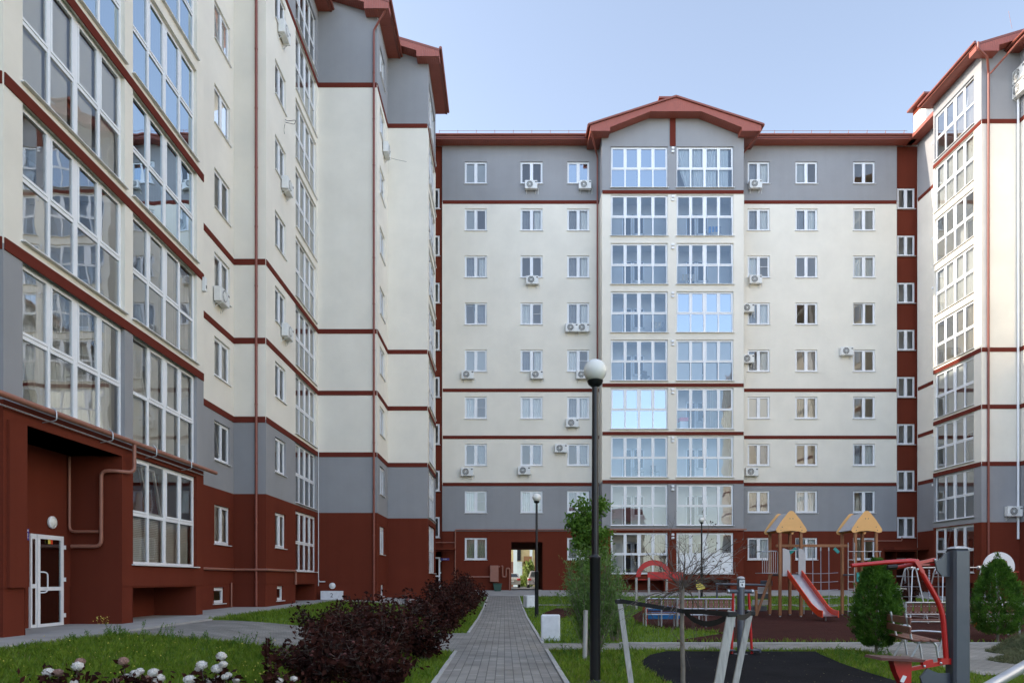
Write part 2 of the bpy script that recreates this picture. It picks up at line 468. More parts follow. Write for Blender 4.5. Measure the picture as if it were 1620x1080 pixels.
def paver(name, col, bw=0.2, rh=0.1, rot=0.0):
    m = mat(name, col, 0.85, bump=0.3, bscale=90)
    n = m.node_tree; b = n.nodes['Principled BSDF']
    tc = [x for x in n.nodes if x.type == 'TEX_COORD'][0]
    mp = n.nodes.new('ShaderNodeMapping'); mp.inputs['Rotation'].default_value = (0, 0, R(90) + rot)
    n.links.new(tc.outputs['Object'], mp.inputs[0])
    br = n.nodes.new('ShaderNodeTexBrick'); br.inputs['Scale'].default_value = 1.0
    br.inputs['Brick Width'].default_value = bw; br.inputs['Row Height'].default_value = rh
    br.inputs['Mortar Size'].default_value = 0.007; br.inputs['Mortar Smooth'].default_value = 0.3
    br.inputs['Color1'].default_value = (col[0] * .86, col[1] * .86, col[2] * .86, 1)
    br.inputs['Color2'].default_value = (col[0] * 1.14, col[1] * 1.14, col[2] * 1.12, 1)
    br.inputs['Mortar'].default_value = (0.095, 0.092, 0.082, 1)
    n.links.new(mp.outputs[0], br.inputs[0])
    t = n.nodes.new('ShaderNodeTexNoise'); t.inputs['Scale'].default_value = 1.4; t.inputs['Detail'].default_value = 7
    n.links.new(tc.outputs['Object'], t.inputs[0])
    mr = n.nodes.new('ShaderNodeMapRange'); mr.inputs[1].default_value = .3; mr.inputs[2].default_value = .7; mr.inputs[3].default_value = .72; mr.inputs[4].default_value = 1.2
    n.links.new(t.outputs[0], mr.inputs[0])
    hs = n.nodes.new('ShaderNodeHueSaturation'); n.links.new(br.outputs[0], hs.inputs['Color']); n.links.new(mr.outputs[0], hs.inputs['Value'])
    n.links.new(hs.outputs[0], b.inputs['Base Color'])
    b2 = n.nodes.new('ShaderNodeBump'); b2.inputs['Strength'].default_value = 0.6; b2.inputs['Distance'].default_value = 0.006; b2.invert = True
    n.links.new(br.outputs['Fac'], b2.inputs['Height'])
    ob = [x for x in n.nodes if x.type == 'BUMP' and x != b2][0]
    n.links.new(ob.outputs[0], b2.inputs['Normal']); n.links.new(b2.outputs[0], b.inputs['Normal'])
    return m
M['paver'] = paver('grey_pavers', (0.26, 0.245, 0.225), 0.20, 0.145)
M['paver2'] = paver('pale_pavers', (0.26, 0.25, 0.23), 0.2, 0.1, R(90))
M['rubber'] = mat('brown_red_rubber', (0.050, 0.017, 0.014), 0.95, var=0.22, vscale=1.0, bump=0.8, bscale=160, spec=0.08)
M['blackrubber'] = mat('black_rubber', (0.013, 0.013, 0.015), 0.95, var=0.4, vscale=1.2, bump=0.8, bscale=160, spec=0.08)
M['asphalt'] = mat('asphalt', (0.07, 0.07, 0.07), 0.9, var=0.15, vscale=1.5, bump=0.5, bscale=90)

PX0, PX1 = -1.0, 0.88
sheet('ground', -60, 70, -20, 46, -0.02, M['soil'], 0.5)
far = MB()
far.quad((-400, 46, g(0, 60) - .30), (400, 46, g(0, 60) - .30), (400, 900, -.2), (-400, 900, -.2))
tag(far.build('far_ground', M['soil']), kind='structure')
sheet('far_road', -30, 40, 59.7, 78, 0.0, M['asphalt'], 2.0)
sheet('garden_path', PX0, PX1, -4, 44.0, 0.012, M['paver'], 0.47)
kb = MB()
for x in (PX0 - .04, PX1 + .04):
    for (ya, yb) in ((-4, 14.8 if x < 0 else 15.25), (20 if x < 0 else 16.75, 36.2 if x > 0 else 44), (36.9 if x > 0 else 45, 44 if x > 0 else 45)):
        n = max(1, int((yb - ya) / 1.0))
        if yb <= ya: continue
        for i in range(n):
            y0 = ya + (yb - ya) * i / n; y1 = ya + (yb - ya) * (i + 1) / n - .008
            z0 = g(x, y0) + .03; z1 = g(x, y1) + .03
            kb.bar((x, y0, z0 - .05), (x, y1, z1 - .05), .075, .10)
tag(kb.build('path_kerb', M['kerb']), kind='structure')
sheet('side_path', -8.4, PX0 - .005, 14.8, 20.0, 0.006, M['paver2'], 0.6)
sheet('cross_path', PX1 + .005, 7.7, 15.25, 16.8, 0.006, M['paver2'], 0.5)
sheet('paved_square', 7.7, 30, 11.2, 16.8, 0.004, M['paver2'], 0.5)
sheet('far_side_path', PX1 + .005, 30, 36.2, 36.9, 0.010, M['paver2'], 0.5)
sheet('wing_pavement', -11.2, -8.4, -10, 20.0, 0.05, M['concrete'], 0.6, thick=.12)
sheet('wing_pavement', -11.2, -8.7, 20.0, 36.25, 0.05, M['concrete'], 0.6, thick=.12)
sheet('wing_pavement', -8.7, -3.4, 35.1, 44.0, 0.04, M['concrete'], 0.6, thick=.12)
sheet('rear_pavement', -6, 29, 44.0, 47.45, 0.02, M['concrete'], 0.6, thick=.14)
sheet('archway_floor', .2, 2.8, 47.45, 59.7, 0.02, M['concrete'], 0.6)
sheet('right_wing_pavement', 25.2, 33, 20, 44.0, 0.03, M['concrete'], 0.8, thick=.12)

def gp(px, py, h=1.53):
    Y = h * FPX / (py - HY); return (XatY(px, Y), Y)
brown = [gp(1063, 1013.6), gp(1145, 1001.5), gp(1120, 998), gp(1040, 993), gp(1008, 984), gp(1000, 975), gp(1020, 966.5)]
brown += [(24.5, 31.5), (24.5, 16.95), (3.9, 16.95)][0:2]
polysheet('playground_surface', [(p[0], p[1]) for p in brown] , 0.010, M['rubber'], 'dark red rubber surface of the playground')
patch = [gp(858, 972), gp(880, 966), gp(905, 966), gp(912, 973), gp(890, 977), gp(868, 977)]
polysheet('rubber_patch', patch, 0.010, M['rubber'], 'small patch of dark red rubber beside the path')
blk = [gp(1055, 1030), gp(1028, 1036), gp(1015, 1046), gp(1020, 1056), gp(1040, 1070), gp(1064, 1085), (2.35, 8.2), (3.0, 6.5), (9, 6.3), gp(1420, 1078), gp(1370, 1063), gp(1330, 1049), gp(1300, 1036), gp(1290, 1030.5)]
polysheet('fitness_area_surface', blk, 0.014, M['blackrubber'], 'black rubber surface under the fitness equipment')
sheet('playground_kerb', 2.8, 24.5, 16.82, 16.93, 0.02, M['kerb'], 1.0, thick=.1)

# ------------------------------------------------------------------ building pieces (local frame: x along the wall, y into it, z up)
ZB, ZG, ZC, ZT = 4.53, 7.72, 26.92, 30.78
def zone(z, plan=None):
    return 0 if z < ZB else (1 if z < ZG else (2 if z < ZC else 1))

def wall(parent, o, rz, u0, u1, z0=-.6, z1=ZT, ops=(), allbrown=False, name='wall', thick_back=None, ledge=1.04, top=None):
    """ops: (u0,u1,z0,z1,depth,closed)"""
    us = sorted(set([u0, u1] + [v for q in ops for v in q[:2]]))
    zs = sorted(set([v for v in (z0, ledge or z0, ZB, ZG, ZC, z1) if z0 <= v <= z1] + [v for q in ops for v in q[2:4]]))
    b = MB()
    def mi(zc): return 0 if allbrown else zone(zc)
    for i in range(len(us) - 1):
        for j in range(len(zs) - 1):
            uc = (us[i] + us[i + 1]) / 2; zc = (zs[j] + zs[j + 1]) / 2
            if any(q[0] < uc < q[1] and q[2] < zc < q[3] for q in ops): continue
            b.mi = mi(zc)
            yo = -.02 if (ledge and zc > ledge) else 0.0
            ua = us[i] - (.0202 if i == 0 and yo else 0); ub = us[i + 1] + (.0202 if i == len(us) - 2 and yo else 0)
            b.quad((ua, yo, zs[j]), (ub, yo, zs[j]), (ub, yo, zs[j + 1]), (ua, yo, zs[j + 1]))
    if ledge and z0 < ledge < z1:
        b.mi = mi(ledge)
        for i in range(len(us) - 1):
            uc = (us[i] + us[i + 1]) / 2
            if any(q[0] < uc < q[1] and q[2] <= ledge <= q[3] for q in ops): continue
            b.quad((us[i], 0, ledge), (us[i + 1], 0, ledge), (us[i + 1], -.02, ledge), (us[i], -.02, ledge))
    for q in ops:
        a, c, d, e, dep = q[:5]
        b.mi = mi((d + e) / 2)
        y = -.02
        b.quad((a, y, d), (a, dep, d), (a, dep, e), (a, y, e))
        b.quad((c, dep, d), (c, y, d), (c, y, e), (c, dep, e))
        b.quad((a, y, e), (a, dep, e), (c, dep, e), (c, y, e))
        b.quad((a, dep, d), (a, y, d), (c, y, d), (c, dep, d))
        if len(q) > 5 and q[5]:
            b.quad((a, dep, d), (c, dep, d), (c, dep, e), (a, dep, e))
    if top:   # gable fill above z1: list of (u,z)
        b.mi = 1
        b.add([(u, -.02 if ledge else 0, z) for u, z in top], [tuple(range(len(top)))])
    ob = b.build(name, [M['brown'], M['grey'], M['cream']], parent, fix=False)
    ob.location = o; ob.rotation_euler = (0, 0, rz)
    return ob

def band(parent, o, rz, segs, name='string_course'):
    for (u0, u1, z0, z1) in segs:
        b = MB(); b.box(u0, u1, -.045, -.021, z0, z1)
        ob = b.build(name, M['band'], parent); ob.location = o; ob.rotation_euler = (0, 0, rz)
BZ = [7.6, 10.8, 14.0, 26.8]

_cache = {}
def cached(key, fn):
    if key not in _cache: _cache[key] = fn()
    return _cache[key]
def inst(name, me, parent, loc=(0, 0, 0)):
    o = bpy.data.objects.new(name, me); C.objects.link(o); o.parent = parent; o.location = loc
    return o

def frame_mb(b, W, H, cols, rows, fw=.065, d0=0.0, d1=.07, mull=None, wide=None):
    """outer frame + mullions; cols/rows: inner split positions"""
    b.box(0, fw, d0, d1, 0, H); b.box(W - fw, W, d0, d1, 0, H)
    b.box(fw, W - fw, d0, d1, 0, fw); b.box(fw, W - fw, d0, d1, H - fw, H)
    for c, wd in cols: b.box(c - wd / 2, c + wd / 2, d0 - .004, d1 - .004, fw, H - fw)
    xs = [fw] + [v for c, wd in cols for v in (c - wd / 2, c + wd / 2)] + [W - fw]
    for r, wd in rows:
        for i in range(0, len(xs), 2): b.box(xs[i], xs[i + 1], d0 + .004, d1, r - wd / 2, r + wd / 2)
    return xs

def sash_mb(b, x0, x1, z0, z1, w_=.05, d0=-.012, d1=.05):
    b.box(x0, x0 + w_, d0, d1, z0, z1); b.box(x1 - w_, x1, d0, d1, z0, z1)
    b.box(x0 + w_, x1 - w_, d0, d1, z0, z0 + w_); b.box(x0 + w_, x1 - w_, d0, d1, z1 - w_, z1)

def curtain_mesh(name, x0, x1, z0, z1, m, seed=0, amp=.03, gather=None):
    rng = random.Random(seed)
    n = max(8, int((x1 - x0) / .025)); b = MB()
    ph = rng.random() * 6; k1 = rng.uniform(38, 52)
    vs = []
    for j, z in enumerate((z0, (z0 + z1) / 2, z1)):
        for i in range(n + 1):
            t = i / n; x = x0 + (x1 - x0) * t
            if gather: # pulled towards one side at the bottom
                s = 1 - j / 2
                x = x + (gather - x) * .55 * s * s
            y = amp * math.sin(k1 * x + ph + math.sin(x * 9)) * (1 + .3 * (1 - j / 2))
            vs.append((x, y, z))
    fs = [(j * (n + 1) + i, j * (n + 1) + i + 1, (j + 1) * (n + 1) + i + 1, (j + 1) * (n + 1) + i) for j in range(2) for i in range(n)]
    b.add(vs, fs)
    me = b.mesh(name, m, smooth=True)
    return me
def blind_mesh(name, x0, x1, z0, z1, step=.06):
    b = MB(); z = z1
    while z - step > z0:
        b.quad((x0, 0, z - step * .93), (x1, 0, z - step * .93), (x1, .025, z), (x0, .025, z)); z -= step
    return b.mesh(name, M['blind'])

SW, SH = 1.5, 1.5
def small_window(parent, o, rz, u, z, style, W=SW, H=SH, depth=.13, name='window', single=False, openl=False):
    """two-sash window"""
    def mk():
        b = MB(); xs = frame_mb(b, W, H, [] if single else [(W / 2, .10)], [])
        for i in range(0, len(xs), 2):
            if openl and i == 0: continue
            sash_mb(b, xs[i] + .004, xs[i + 1] - .004, .069, H - .069)
        if style % 7 == 3: b.box(W / 2 + .05, W - .065, -.014, .02, H * .5, H * .5 + .03)   # fly-screen bar
        return b.mesh('window', M['white'])
    ml = Matrix.Translation(o) @ Matrix.Rotation(rz, 4, 'Z')
    f = inst('window', cached(('sw', W, H, style % 7 == 3, single, openl), mk), parent)
    f.matrix_local = ml @ Matrix.Translation((u, depth - .07, z))
    def mkp():
        b = MB(); b.quad((.1, .03, .1), (W - .1, .03, .1), (W - .1, .03, H - .1), (.1, .03, H - .1)); 
        return b.mesh('pane', M['mirror' if style == 99 else 'glass'], fix=False)
    if openl:
        def mko():
            b = MB(); sash_mb(b, 0, W / 2 - .12, 0, H - .14); return b.mesh('open_sash', M['white'])
        s = inst('open_sash', cached(('os', W, H), mko), f, (.07, .03, .07)); s.rotation_euler = (R(-7), 0, 0)
    inst('pane', cached(('pane', W, H, style == 99), mkp), f)
    def mks():
        b = MB(); b.cbox(-.05, W + .05, -.13, .0, -.035, -.004, .006); return b.mesh('sill', M['sill'])
    inst('sill', cached(('sill', W), mks), f, (0, -.02, 0))
    rg = random.Random(style * 7 + 1)
    k = style % 9
    yb = .16
    if k in (0, 5): inst('curtain', cached(('c', W, H, k), lambda: curtain_mesh('curtain', .05, W - .05, .02, H - .02, M['curtain0'], k)), f, (0, yb, 0))
    elif k in (1,):
        inst('curtain', cached(('cl', W, H), lambda: curtain_mesh('curtain', .05, W * .42, .02, H - .02, M['curtain1'], 5)), f, (0, yb, 0))
        inst('curtain', cached(('cr', W, H), lambda: curtain_mesh('curtain', W * .62, W - .05, .02, H - .02, M['curtain0'], 6)), f, (0, yb, 0))
    elif k == 2: inst('blind', cached(('b', W, H), lambda: blind_mesh('blind', .08, W - .08, .08, H - .08)), f, (0, .09, 0))
    elif k == 3: inst('curtain', cached(('c3', W, H), lambda: curtain_mesh('curtain', .05, W * .52, .02, H - .02, M['curtain0'], 9)), f, (0, yb, 0))
    elif k == 4: inst('curtain', cached(('c4', W, H), lambda: curtain_mesh('curtain', W * .35, W - .05, .02, H - .02, M['curtain1'], 11, gather=W)), f, (0, yb, 0))
    elif k == 6: inst('blind', cached(('b2', W, H), lambda: blind_mesh('blind', .08, W / 2 - .06, .08, H - .08)), f, (0, .09, 0))
    elif k == 7: inst('curtain', cached(('c7', W, H), lambda: curtain_mesh('curtain', .05, W - .05, .02, H - .02, M['curtain2'], 14)), f, (0, yb, 0))
    return f

def bay_window(parent, o, rz, u, z, style, W=3.76, H=2.8, depth=.15, loggia=True, openi=None, infill=False, mirror=False, gl=None):
    gl = gl or ('mirror' if mirror else 'glass')
    """glazed loggia front: four lights wide, two high"""
    cols = [(W * .25 + .02, .085), (W * .5, .15), (W * .75 - .02, .085)]
    tr = H * .47
    def mk():
        b = MB(); xs = frame_mb(b, W, H, cols, [(tr, .085)], .07)
        for i in range(0, len(xs), 2):
            if openi is not None and i // 2 == openi: continue
            sash_mb(b, xs[i] + .004, xs[i + 1] - .004, tr + .046, H - .074, .055)
        if infill:
            b.box(.07, W - .07, .01, .05, .07, tr - .045)
        return b.mesh('window', M['white'])
    f = inst('window', cached(('bw', W, H, openi, infill), mk), parent)
    f.matrix_local = Matrix.Translation(o) @ Matrix.Rotation(rz, 4, 'Z') @ Matrix.Translation((u, depth - .07, z))
    def mkp():
        b = MB()
        for (a, c) in ((.07, W * .25), (W * .25 + .05, W * .5 - .06), (W * .5 + .06, W * .75 - .05), (W * .75, W - .07)):
            b.quad((a, .03, .07), (c, .03, .07), (c, .03, tr - .02), (a, .03, tr - .02))
            b.quad((a, .022, tr + .04), (c, .022, tr + .04), (c, .022, H - .07), (a, .022, H - .07))
        return b.mesh('pane', M[gl], fix=False)
    inst('pane', cached(('bp', W, H, gl), mkp), f)
    if openi is not None:
        xs = [.07] + [v for c, wd in cols for v in (c - wd / 2, c + wd / 2)] + [W - .07]
        def mko():
            b = MB(); sash_mb(b, 0, xs[openi * 2 + 1] - xs[openi * 2] - .02, 0, H - tr - .13, .055)
            return b.mesh('open_sash', M['white'])
        s = inst('open_sash', cached(('bos', W, H, openi), mko), f, (xs[openi * 2] + .01, .04, tr + .05)); s.rotation_euler = (R(-9), 0, 0)
    def mks():
        b = MB(); b.cbox(-.06, W + .06, -.17, .0, -.035, -.004, .006); return b.mesh('sill', M['sill'])
    inst('sill', cached(('bsill', W), mks), f, (0, -.02, 0))
    if loggia:
        def mkl():
            b = MB(); D = 1.35
            b.mi = 0
            b.quad((-.2, D, -.1), (W + .2, D, -.1), (W + .2, D, H + .1), (-.2, D, H + .1))
            b.quad((-.2, .1, -.1), (-.2, D, -.1), (-.2, D, H + .1), (-.2, .1, H + .1))
            b.quad((W + .2, D, -.1), (W + .2, .1, -.1), (W + .2, .1, H + .1), (W + .2, D, H + .1))
            b.quad((-.2, .1, -.1), (W + .2, .1, -.1), (W + .2, D, -.1), (-.2, D, -.1))
            b.quad((-.2, D, H + .1), (W + .2, D, H + .1), (W + .2, .1, H + .1), (-.2, .1, H + .1))
            b.mi = 1
            for (a, c, lo) in ((W * .26, W * .44, 0.02), (W * .46, W * .66, .75)):
                for (x0, x1, z0, z1) in ((a, a + .09, lo, 2.15), (c - .09, c, lo, 2.15), (a, c, lo, lo + .09), (a, c, 2.06, 2.15)):
                    b.box(x0, x1, D - .06, D - .01, z0, z1)
            b.mi = 2
            for (a, c, lo) in ((W * .26, W * .44, 0.02), (W * .46, W * .66, .75)):
                b.box(a + .09, c - .09, D - .03, D - .012, lo + .09, 2.06)
            return b.mesh('loggia', [M['room'], M['white'], M['dark']], fix=False)
        inst('loggia', cached(('log', W, H), mkl), f)
    k = style % 8
    if k == 0:
        inst('curtain', cached(('bc0', W), lambda: curtain_mesh('curtain', .1, W * .27, .02, H - .05, M['curtain0'], 3, .04, gather=W * .3)), f, (0, .13, 0))
        inst('curtain', cached(('bc1', W), lambda: curtain_mesh('curtain', W * .30, W * .72, .02, H - .05, M['curtain0'], 4, .04)), f, (0, .13, 0))
        inst('curtain', cached(('bc2', W), lambda: curtain_mesh('curtain', W * .76, W * .93, .02, H - .05, M['curtain0'], 8, .04)), f, (0, .13, 0))
    elif k == 1: inst('curtain', cached(('bc3', W), lambda: curtain_mesh('curtain', .1, W - .1, .02, H - .05, M['curtain0'], 7, .045)), f, (0, .15, 0))
    elif k == 2: inst('blind', cached(('bb0', W), lambda: blind_mesh('blind', .1, W - .1, .05, tr, .05)), f, (0, .14, 0))
    elif k == 3:
        def mkb():
            b = MB()
            for (a, c) in ((.1, W * .24), (W * .28, W * .47), (W * .53, W * .72), (W * .77, W - .1)): b.quad((a, 0, .1), (c, 0, .1), (c, 0, H - .1), (a, 0, H - .1))
            return b.mesh('blind', M['blind'], fix=False)
        inst('blind', cached(('bb1', W, H), mkb), f, (0, .12, 0))
    elif k == 4: inst('curtain', cached(('bc4', W), lambda: curtain_mesh('curtain', W * .52, W - .1, .02, H - .05, M['curtain2'], 17, .045)), f, (0, .15, 0))
    elif k == 6:
        inst('blind', cached(('bb2', W), lambda: blind_mesh('blind', W * .76, W - .1, .05, H - .1, .05)), f, (0, .14, 0))
    return f

LZ = lambda k: 1.62 + 3.2 * k
WZ = lambda k: 2.58 + 3.2 * k

def at(o, rz, u, y, z):
    return Matrix.Translation(o) @ Matrix.Rotation(rz, 4, 'Z') @ Vector((u, y, z))

def downpipe(parent, x, y, z0, z1, dx=0, dy=0, eave=None):
    b = MB()
    pts = [(x, y, z0 + .15), (x, y, z1 - .9)]
    if eave: pts += [(x + (eave[0] - x) * .1, y + (eave[1] - y) * .1, z1 - .8), (eave[0], eave[1], z1 - .1), (eave[0], eave[1], z1)]
    else: pts += [(x, y, z1)]
    pts = [(x + dx, y + dy - 0, z0 + .03)] + pts
    b.tube(bend(pts, .12), .055, 10)
    z = z0 + 1.0
    while z < z1 - 1.2:
        b.tube([(x, y, z), (x, y, z + .05)], .066, 10); z += 2.4
    return b.build('downpipe', M['pipe'], parent, smooth=True)

# ------------------------------------------------------------------ central block
BY, BAYY = 47.4, 46.16
blk_c = thing('apartment_building', 'frontal cream and grey apartment block with archway and central gable over the glazed balconies', 'building', (11.2, 47.4, 0.4))
blk_c_inv = Matrix.Translation((-11.2, -47.4, -0.4))
def root_fix(root):
    bpy.context.view_layer.update()
    for ch in root.children:
        if ch.get('_fixed'): continue
        ch.matrix_local = Matrix.Translation(-Vector(root.location)) @ ch.matrix_local
        ch['_fixed'] = 1
UL = [-2.70, 1.10, 4.28]; UR = [16.58, 19.83, 23.76]
rngs = random.Random(5)
# left part
ops = []
for k in range(9):
    for i, u in enumerate(UL):
        if k == 0 and i == 1: continue
        ops.append((u, u + SW, WZ(k), WZ(k) + SH, .13))
ops.append((.47, 2.60, -.6, 3.79, 12.2))
wall(blk_c, (0, BY, 0), 0, -4.22, 6.47, -.6, ZT, ops)
opsr = []
for k in range(9):
    for i, u in enumerate(UR): opsr.append((u, u + SW, WZ(k), WZ(k) + SH, .13))
wall(blk_c, (0, BY, 0), 0, 15.88, 26.72, -.6, ZT, opsr + [(25.9, 26.72, -.6, 3.15, 1.4)])
STY = {}
styles_l = [[2, 8, 99], [6, 1, 1], [1, 8, 1], [4, 3, 1], [2, 1, 3], [3, 5, 1], [4, 4, 4], [3, 0, 1], [7, 0, 1]]   # top floor first
styles_r = [[1, 6, 8], [1, 1, 2], [3, 8, 0], [1, 8, 8], [1, 4, 8], [2, 7, 8], [4, 8, 1], [7, 5, 4], [1, 1, 8]]
for k in range(9):
    for i, u in enumerate(UL):
        if k == 0 and i == 1: continue
        small_window(blk_c, (0, BY, 0), 0, u, WZ(k), styles_l[8 - k][i], openl=(k, i) in ((5, 0),))
    for i, u in enumerate(UR):
        small_window(blk_c, (0, BY, 0), 0, u, WZ(k), styles_r[8 - k][i], openl=(k, i) in ((5, 2), (0, 1)))
band(blk_c, (0, BY, 0), 0, [(-4.2, 6.44, z, z + .23) for z in BZ])
band(blk_c, (0, BY, 0), 0, [(15.92, 26.7, z, z + .23) for z in BZ])
# stair strips: brown panels between landing windows
for (x0, x1, xw) in ((-5.65, -4.22, -5.62), (26.72, 28.2, 26.82)):
    wz = [ZatY(py, 47.15) - .75 for py in (832, 758, 684, 609, 534, 459, 384, 309)]
    so_ = [(xw, xw + 1.2, z, z + 1.42, .10) for z in wz]
    do_ = [(x0 + .04, x1 - .1, -.6, 3.15, 1.65)]
    wall(blk_c, (0, 47.5, 0), 0, x0, x1, -.6, ZT, so_ + do_, allbrown=True, ledge=None, name='stair_wall')
    for i, z in enumerate(wz):
        small_window(blk_c, (0, 47.5, 0), 0, xw, z, 8, 1.2, 1.42, .10)
    b = MB(); b.box(x0 - 1.0 if x0 > 0 else x0, x1 if x0 > 0 else x1 + .9, 45.9, 47.1, 3.2, 3.34)
    b.build('door_canopy', M['brown'], blk_c)
# porch floor + back walls of the right entrance
b = MB(); b.quad((25.5, 48.75, -.5), (28.2, 48.75, -.5), (28.2, 48.75, 3.2), (25.5, 48.75, 3.2))
b.quad((-5.7, 48.75, -.5), (-4.2, 48.75, -.5), (-4.2, 48.75, 3.2), (-5.7, 48.75, 3.2))
b.build('porch_wall', M['brown'], blk_c)
# bay with loggias
BU = [7.06, 11.42]
bo = [(u, u + 3.78, LZ(k), LZ(k) + 2.72, .15) for k in range(9) for u in BU]
bo += [(7.3, 10.6, .45, 1.25, 1.1, True), (11.7, 15.0, .45, 1.25, 1.1, True)]
Zg = 31.0
gable_top = [(6.47, ZT), (6.47, ZT + .05), (6.9, 30.95), (9.4, 32.0), (12.9, 32.0), (15.45, 30.95), (15.9, ZT + .05), (15.9, ZT)]
wall(blk_c, (0, BAYY, 0), 0, 6.47, 15.9, -.6, ZT, bo, ledge=None, top=gable_top)
for (x, rz) in ((6.47, -90), (15.9, 90)):
    if rz < 0: wall(blk_c, (x, BY, 0), R(-90), 0, BY - BAYY + .02, -.6, ZT + .1, ledge=None)
    else: wall(blk_c, (x, BAYY - .02, 0), R(90), 0, BY - BAYY + .02, -.6, ZT + .1, ledge=None)
band(blk_c, (0, BAYY, 0), 0, [(6.5, 15.87, z, z + .23) for z in BZ])
band(blk_c, (0, BAYY, 0), 0, [(10.98, 11.36, LZ(8) + 2.74, 31.99)], 'gable_post')
bs = [[(3, 1), (0, 0)], [(5, 0), (5, 0)], [(5, 0), (5, 0)], [(5, 0), (3, 1)], [(5, 0), (3, 0)], [(3, 1), (4, 0)], [(5, 0), (5, 0)], [(5, 0), (5, 0)], [(4, 0), (5, 0)]]
for k in range(9):
    for i, u in enumerate(BU):
        st, mr_ = bs[8 - k][i]
        bay_window(blk_c, (0, BAYY, 0), 0, u, LZ(k), st, 3.78, 2.72, .15, infill=(k == 0 and i == 1), gl='mirror' if mr_ else ('glass_bay' if k > 1 else 'glass'))
    b = MB(); z = LZ(k) + 2.3
    for dz in (0, .22): b.cbox(11.08, 11.26, -.10, -.02, z + dz, z + dz + .15, .02)
    v = b.build('vent_hood', M['white'], blk_c); v.location = (0, BAYY, 0)
# ground floor ledge over the bay
b = MB(); b.box(6.3, 16.05, BAYY - .10, BAYY - .046, 4.50, 4.60); b.build('cornice', M['gaspipe'], blk_c)

def eave_strip(parent, pts_fn, name='eave'):
    pass
# roof with eaves (main): soffit, fascia, slope
b = MB()
b.mi = 0
def roofslab(b, x0, x1, ye, yr, z, slope, th=.30):
    """slope rising from the eave at y=ye to the ridge at y=yr"""
    zr = z + abs(yr - ye) * slope
    b.add([(x0, ye, z), (x1, ye, z), (x1, yr, zr), (x0, yr, zr), (x0, ye, z + th), (x1, ye, z + th), (x1, yr, zr + th), (x0, yr, zr + th)],
          [(0, 3, 2, 1), (4, 5, 6, 7), (0, 1, 5, 4), (1, 2, 6, 5), (2, 3, 7, 6), (3, 0, 4, 7)])
roofslab(b, -5.0, 5.9, 46.62, 55, 30.83, .32, .24); roofslab(b, 16.5, 27.6, 46.62, 55, 30.83, .32, .24)
roofslab(b, -5.0, 27.6, 60.3, 55, 31.9, .29, .24)
b.build('roof', M['roof'], blk_c)
b = MB()
for x0, x1 in ((-4.9, 6.46), (15.92, 27.7)): b.box(x0, x1, 46.66, 47.38, ZT - .02, ZT + .03)
b.build('soffit', M['cladx'], blk_c)
b = MB()
for x0, x1 in ((-4.9, 5.9), (16.5, 27.3)):
    b = MB(); b.tube([(x0, 46.58, 31.02), (x1, 46.58, 31.02)], .075, 10)
    b.build('gutter', M['pipe'], blk_c, smooth=True)
# snow rail
b = MB()
for x0, x1 in ((-4.4, 5.6), (17.0, 27.2)):
    b.tube([(x0, 46.95, 31.50), (x1, 46.95, 31.50)], .011, 5)
    x = x0
    while x <= x1 + .01:
        b.tube([(x, 47.0, 31.15), (x, 46.95, 31.55)], .016, 5); b.tube([(x, 47.2, 31.2), (x, 46.95, 31.5)], .012, 5); x += 1.25
b.build('snow_rail', M['pipe'], blk_c)
# gable roof over bay
YG = 45.4
outer = [(5.62, 30.50), (5.62, 30.86), (11.2, 32.66), (16.78, 30.86), (16.78, 30.50)]
inner = [(15.5, 30.50), (15.5, 30.74), (12.85, 31.78), (9.55, 31.78), (6.9, 30.74), (6.9, 30.50)]
b = MB(); b.prism(outer + inner, YG, BAYY - .03); b.build('gable_board', M['cladx'], blk_c)
b = MB()
for s in (-1, 1):
    b.prism([(11.2, 32.68), (11.2, 32.80), (11.2 + s * 5.75, 30.945), (11.2 + s * 5.75, 30.83)], YG - .08, 55)
    b.prism([(11.2 + s * 5.6, 30.48), (11.2 + s * 5.6, 30.86), (11.2 + s * 4.9, 31.05), (11.2 + s * 4.76, 30.48)], BAYY - .02, 47.36)
b.build('gable_roof', M['roof'], blk_c)
b = MB()
for s in (-1, 1):
    b = MB(); b.tube([(11.2 + s * 5.72, YG - .05, 30.86), (11.2 + s * 5.72, 47.0, 30.86)], .07, 8)
    b.build('gutter', M['pipe'], blk_c, smooth=True)
b = MB(); b.tube(bend([(5.66, 45.45, 30.8), (5.68, 45.5, 30.45), (6.32, 47.2, 29.9), (6.32, 47.25, 29.3), (6.32, 47.27, .5)], .15), .055, 10)
b.build('downpipe', M['pipe'], blk_c, smooth=True)
b = MB(); b.tube(bend([(16.74, 45.45, 30.8), (16.72, 45.5, 30.45), (16.02, 47.2, 29.9), (16.02, 47.25, 29.3), (16.02, 47.27, .5)], .15), .055, 10)
b.build('downpipe', M['pipe'], blk_c, smooth=True)
b = MB()
b.box(11.0, 12.0, 49.0, 50.2, 31, 35.0); b.mi = 1; b.box(10.85, 12.15, 48.8, 50.4, 35.0, 35.12); b.box(10.98, 12.02, 48.97, 49.0, 34.3, 34.99)
b.build('chimney', [M['brown'], M['roof']], blk_c)
b = MB()
for (x, y, z, h) in ((7.3, 48, 31.4, 1.1), (14.9, 48, 31.4, .9)):
    b.tube([(x, y, z), (x + .05, y, z + h)], .008, 5); b.tube([(x - .2, y, z + h * .4), (x + .2, y, z + h)], .01, 5); b.tube([(x + .3, y, z - .1), (x, y, z + h)], .01, 5)
b.build('roof_aerial', M['galv'], blk_c)
